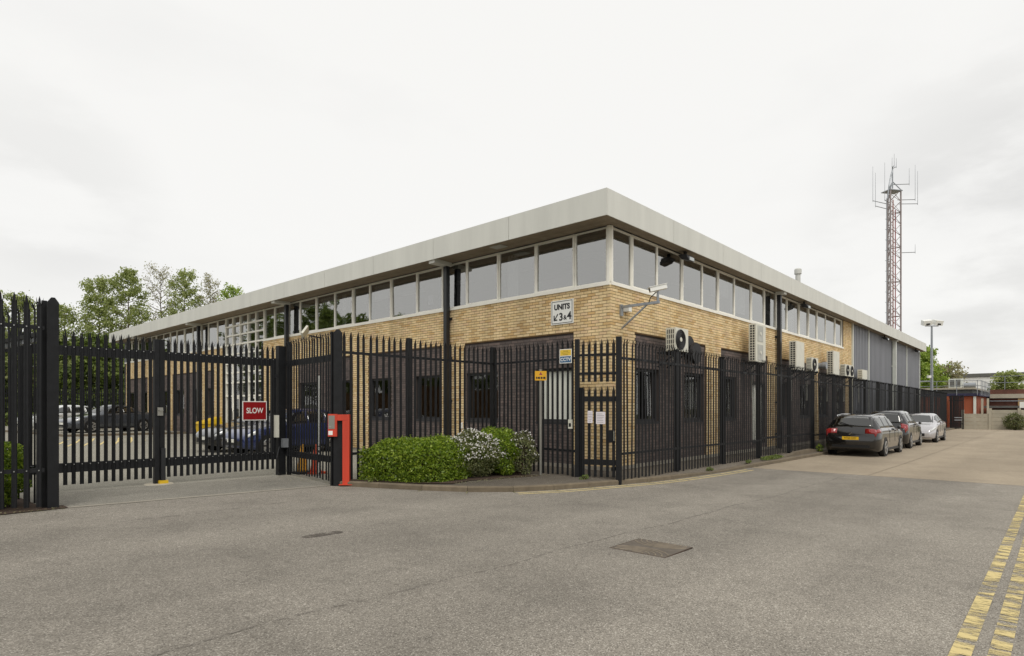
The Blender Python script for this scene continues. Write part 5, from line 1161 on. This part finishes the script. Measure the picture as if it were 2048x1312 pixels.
lc = empty('lamp_column', (lx, ly, 0)); tag(lc, 'tall grey lamp column with two white floodlight heads at the end of the office', 'lamp column'); lc.rotation_euler = (0, 0, HEAD-math.pi/2)
hz = hgt(652, 50); MB().tube([(0, 0, 0), (0, 0, 3.5), (0, 0, hz)], [.13, .11, .07], 12).build('column', 'galv', lc); MB().bar((-.55, 0, hz), (.55, 0, hz), .07).build('crossarm', 'galv', lc)
for s in (-1, 1):
    b = MB(); b.box(-.34, .34, -.22, .22, -.2, .2); h = b.build('lamp_head', 'sign_white', lc); h.location = (s*.45, -.05, hz+.28); h.rotation_euler = (.35, s*.08, s*.12)
    MB().box(-.14, .14, -.26, -.221, -.15, -.03).build('gear_box', 'ac_dark', h)
MB().bar((-.05, 0, 4.0), (-1.9, .2, 3.95), .06).build('stay', 'galv', lc); b = MB(); b.box(-.35, -.12, -.12, .1, 4.25, 4.45); b.build('camera', 'sign_white', lc)
# concrete panel wall
cwl = empty('concrete_wall', (49.75, -2.1, 0)); tag(cwl, 'low grey concrete wall of stacked planks between posts across the road end', 'wall')
for k in range(7):
    y = -k*1.8; MB().box(-.09, .09, y-.1, y+.1, 0, 1.72 if k else 1.6).build('post', 'concrete', cwl)
    for r in range(5 if k else 4):
        MB().box(-.03+.006*(r % 2), .03+.006*(r % 2), y-1.8+.11, y-.11, .02+r*.315, .02+r*.315+.305).build('plank', 'concrete', cwl)
# red brick workshop with flat roof and railing
fb = empty('brick_workshop', (0, 0, 0)); tag(fb, 'low red brick workshop with flat roof, blue fascia and rooftop railing', 'building')
MB().box(56, 75, -2.55, 10, 0, 2.83).build('wall', 'red_brick', fb); MB().box(55.8, 75.2, -2.75, 10.2, 2.84, 3.08).build('fascia', 'purple_fascia', fb); MB().box(56.4, 75, -2.2, 10, 3.085, 3.45).build('roof_upstand', 'flat_roof', fb); MB().box(56.2, 75, -2.4, 10, 3.455, 3.62).build('roof_edge', 'concrete', fb)
MB().box(55.9, 56.0, -2.5, -2.3, 0, 2.8).build('downpipe', 'trim', fb)
for y in (-2.9, -3.3): MB().box(55.9, 56.1, y-.1, y+.05, 0, 2.6).build('pipe', 'concrete', fb)
MB().box(66, 76, -14, -2.8, 0, 2.72).build('rear_wall', 'old_brick', fb); MB().box(65.7, 76, -14, -2.8, 2.74, 3.16).build('white_band', 'concrete', fb); MB().box(65.9, 76, -14, -2.8, 3.17, 3.62).build('upper_wall', 'old_brick', fb)
MB().box(58, 65.9, -8, -2.9, 1.75, 1.95).build('canopy_roof', 'flat_roof', fb); MB().box(65.85, 65.98, -7.2, -5.0, 1.8, 2.73).build('board', 'board', fb); MB().box(65.5, 65.58, -14, -2.8, 2.42, 2.5).build('pipe_run', 'galv', fb)
rl = MB()
for k in range(9): y = -2.6+k*1.5; rl.box(55.7, 55.75, y-.025, y+.025, 2.9, 4.25)
for z in (3.75, 4.2): rl.box(55.7, 55.74, -2.8, 9.4, z, z+.05); rl.box(55.75, 66, -2.84, -2.8, z, z+.05)
for k in range(7): rl.box(56.3+k*1.5, 56.35+k*1.5, -2.85, -2.8, 2.9, 4.25)
for k in range(5): rl.box(66.1, 66.15, -4-k*2.2, -3.95-k*2.2, 3.62, 5.0)
for z in (4.3, 4.95): rl.box(66.1, 66.15, -14, -2.8, z, z+.05)
rl.build('railing', 'galv', fb)
MB().box(57.5, 59, -1.3, -.3, 3.625, 4.5).build('plant_housing', 'trim', fb); MB().box(57.46, 57.499, -1.2, -.85, 3.75, 4.4).build('louvre', 'flat_roof', fb); MB().box(57.46, 57.499, -.75, -.4, 3.75, 4.4).build('louvre', 'flat_roof', fb)
MB().cyl((58, -2.3, 3.88), (58, -1.4, 3.88), .24, n=16).build('tank', 'galv', fb)
pc = empty('white_cabin', (53, -9, 0)); tag(pc, 'white cabin roof with a blue band above the far concrete wall', 'cabin')
MB().box(0, 4, -4, 3.4, 1.75, 2.25).build('roof', 'sign_white', pc); MB().box(.2, 4, -4, 3.0, .0, 1.74).build('wall', 'purple_fascia', pc)
for k in range(4): MB().box(.17, .199, 1.3-k*1.5, 1.4-k*1.5, 1.0, 1.74).build('post', 'sign_white', pc)
wh = empty('warehouse', (0, 0, 0)); tag(wh, 'long white clad warehouse on the skyline at the far right', 'warehouse')
for k in range(8): MB().box(110, 125, -60, 16, 1+k*.72, 1+k*.72+.70).build('cladding_band', 'warehouse', wh)
MB().box(109.8, 126, -60, 16.2, 6.78, 7.35).build('roof_edge', 'flat_roof', wh)
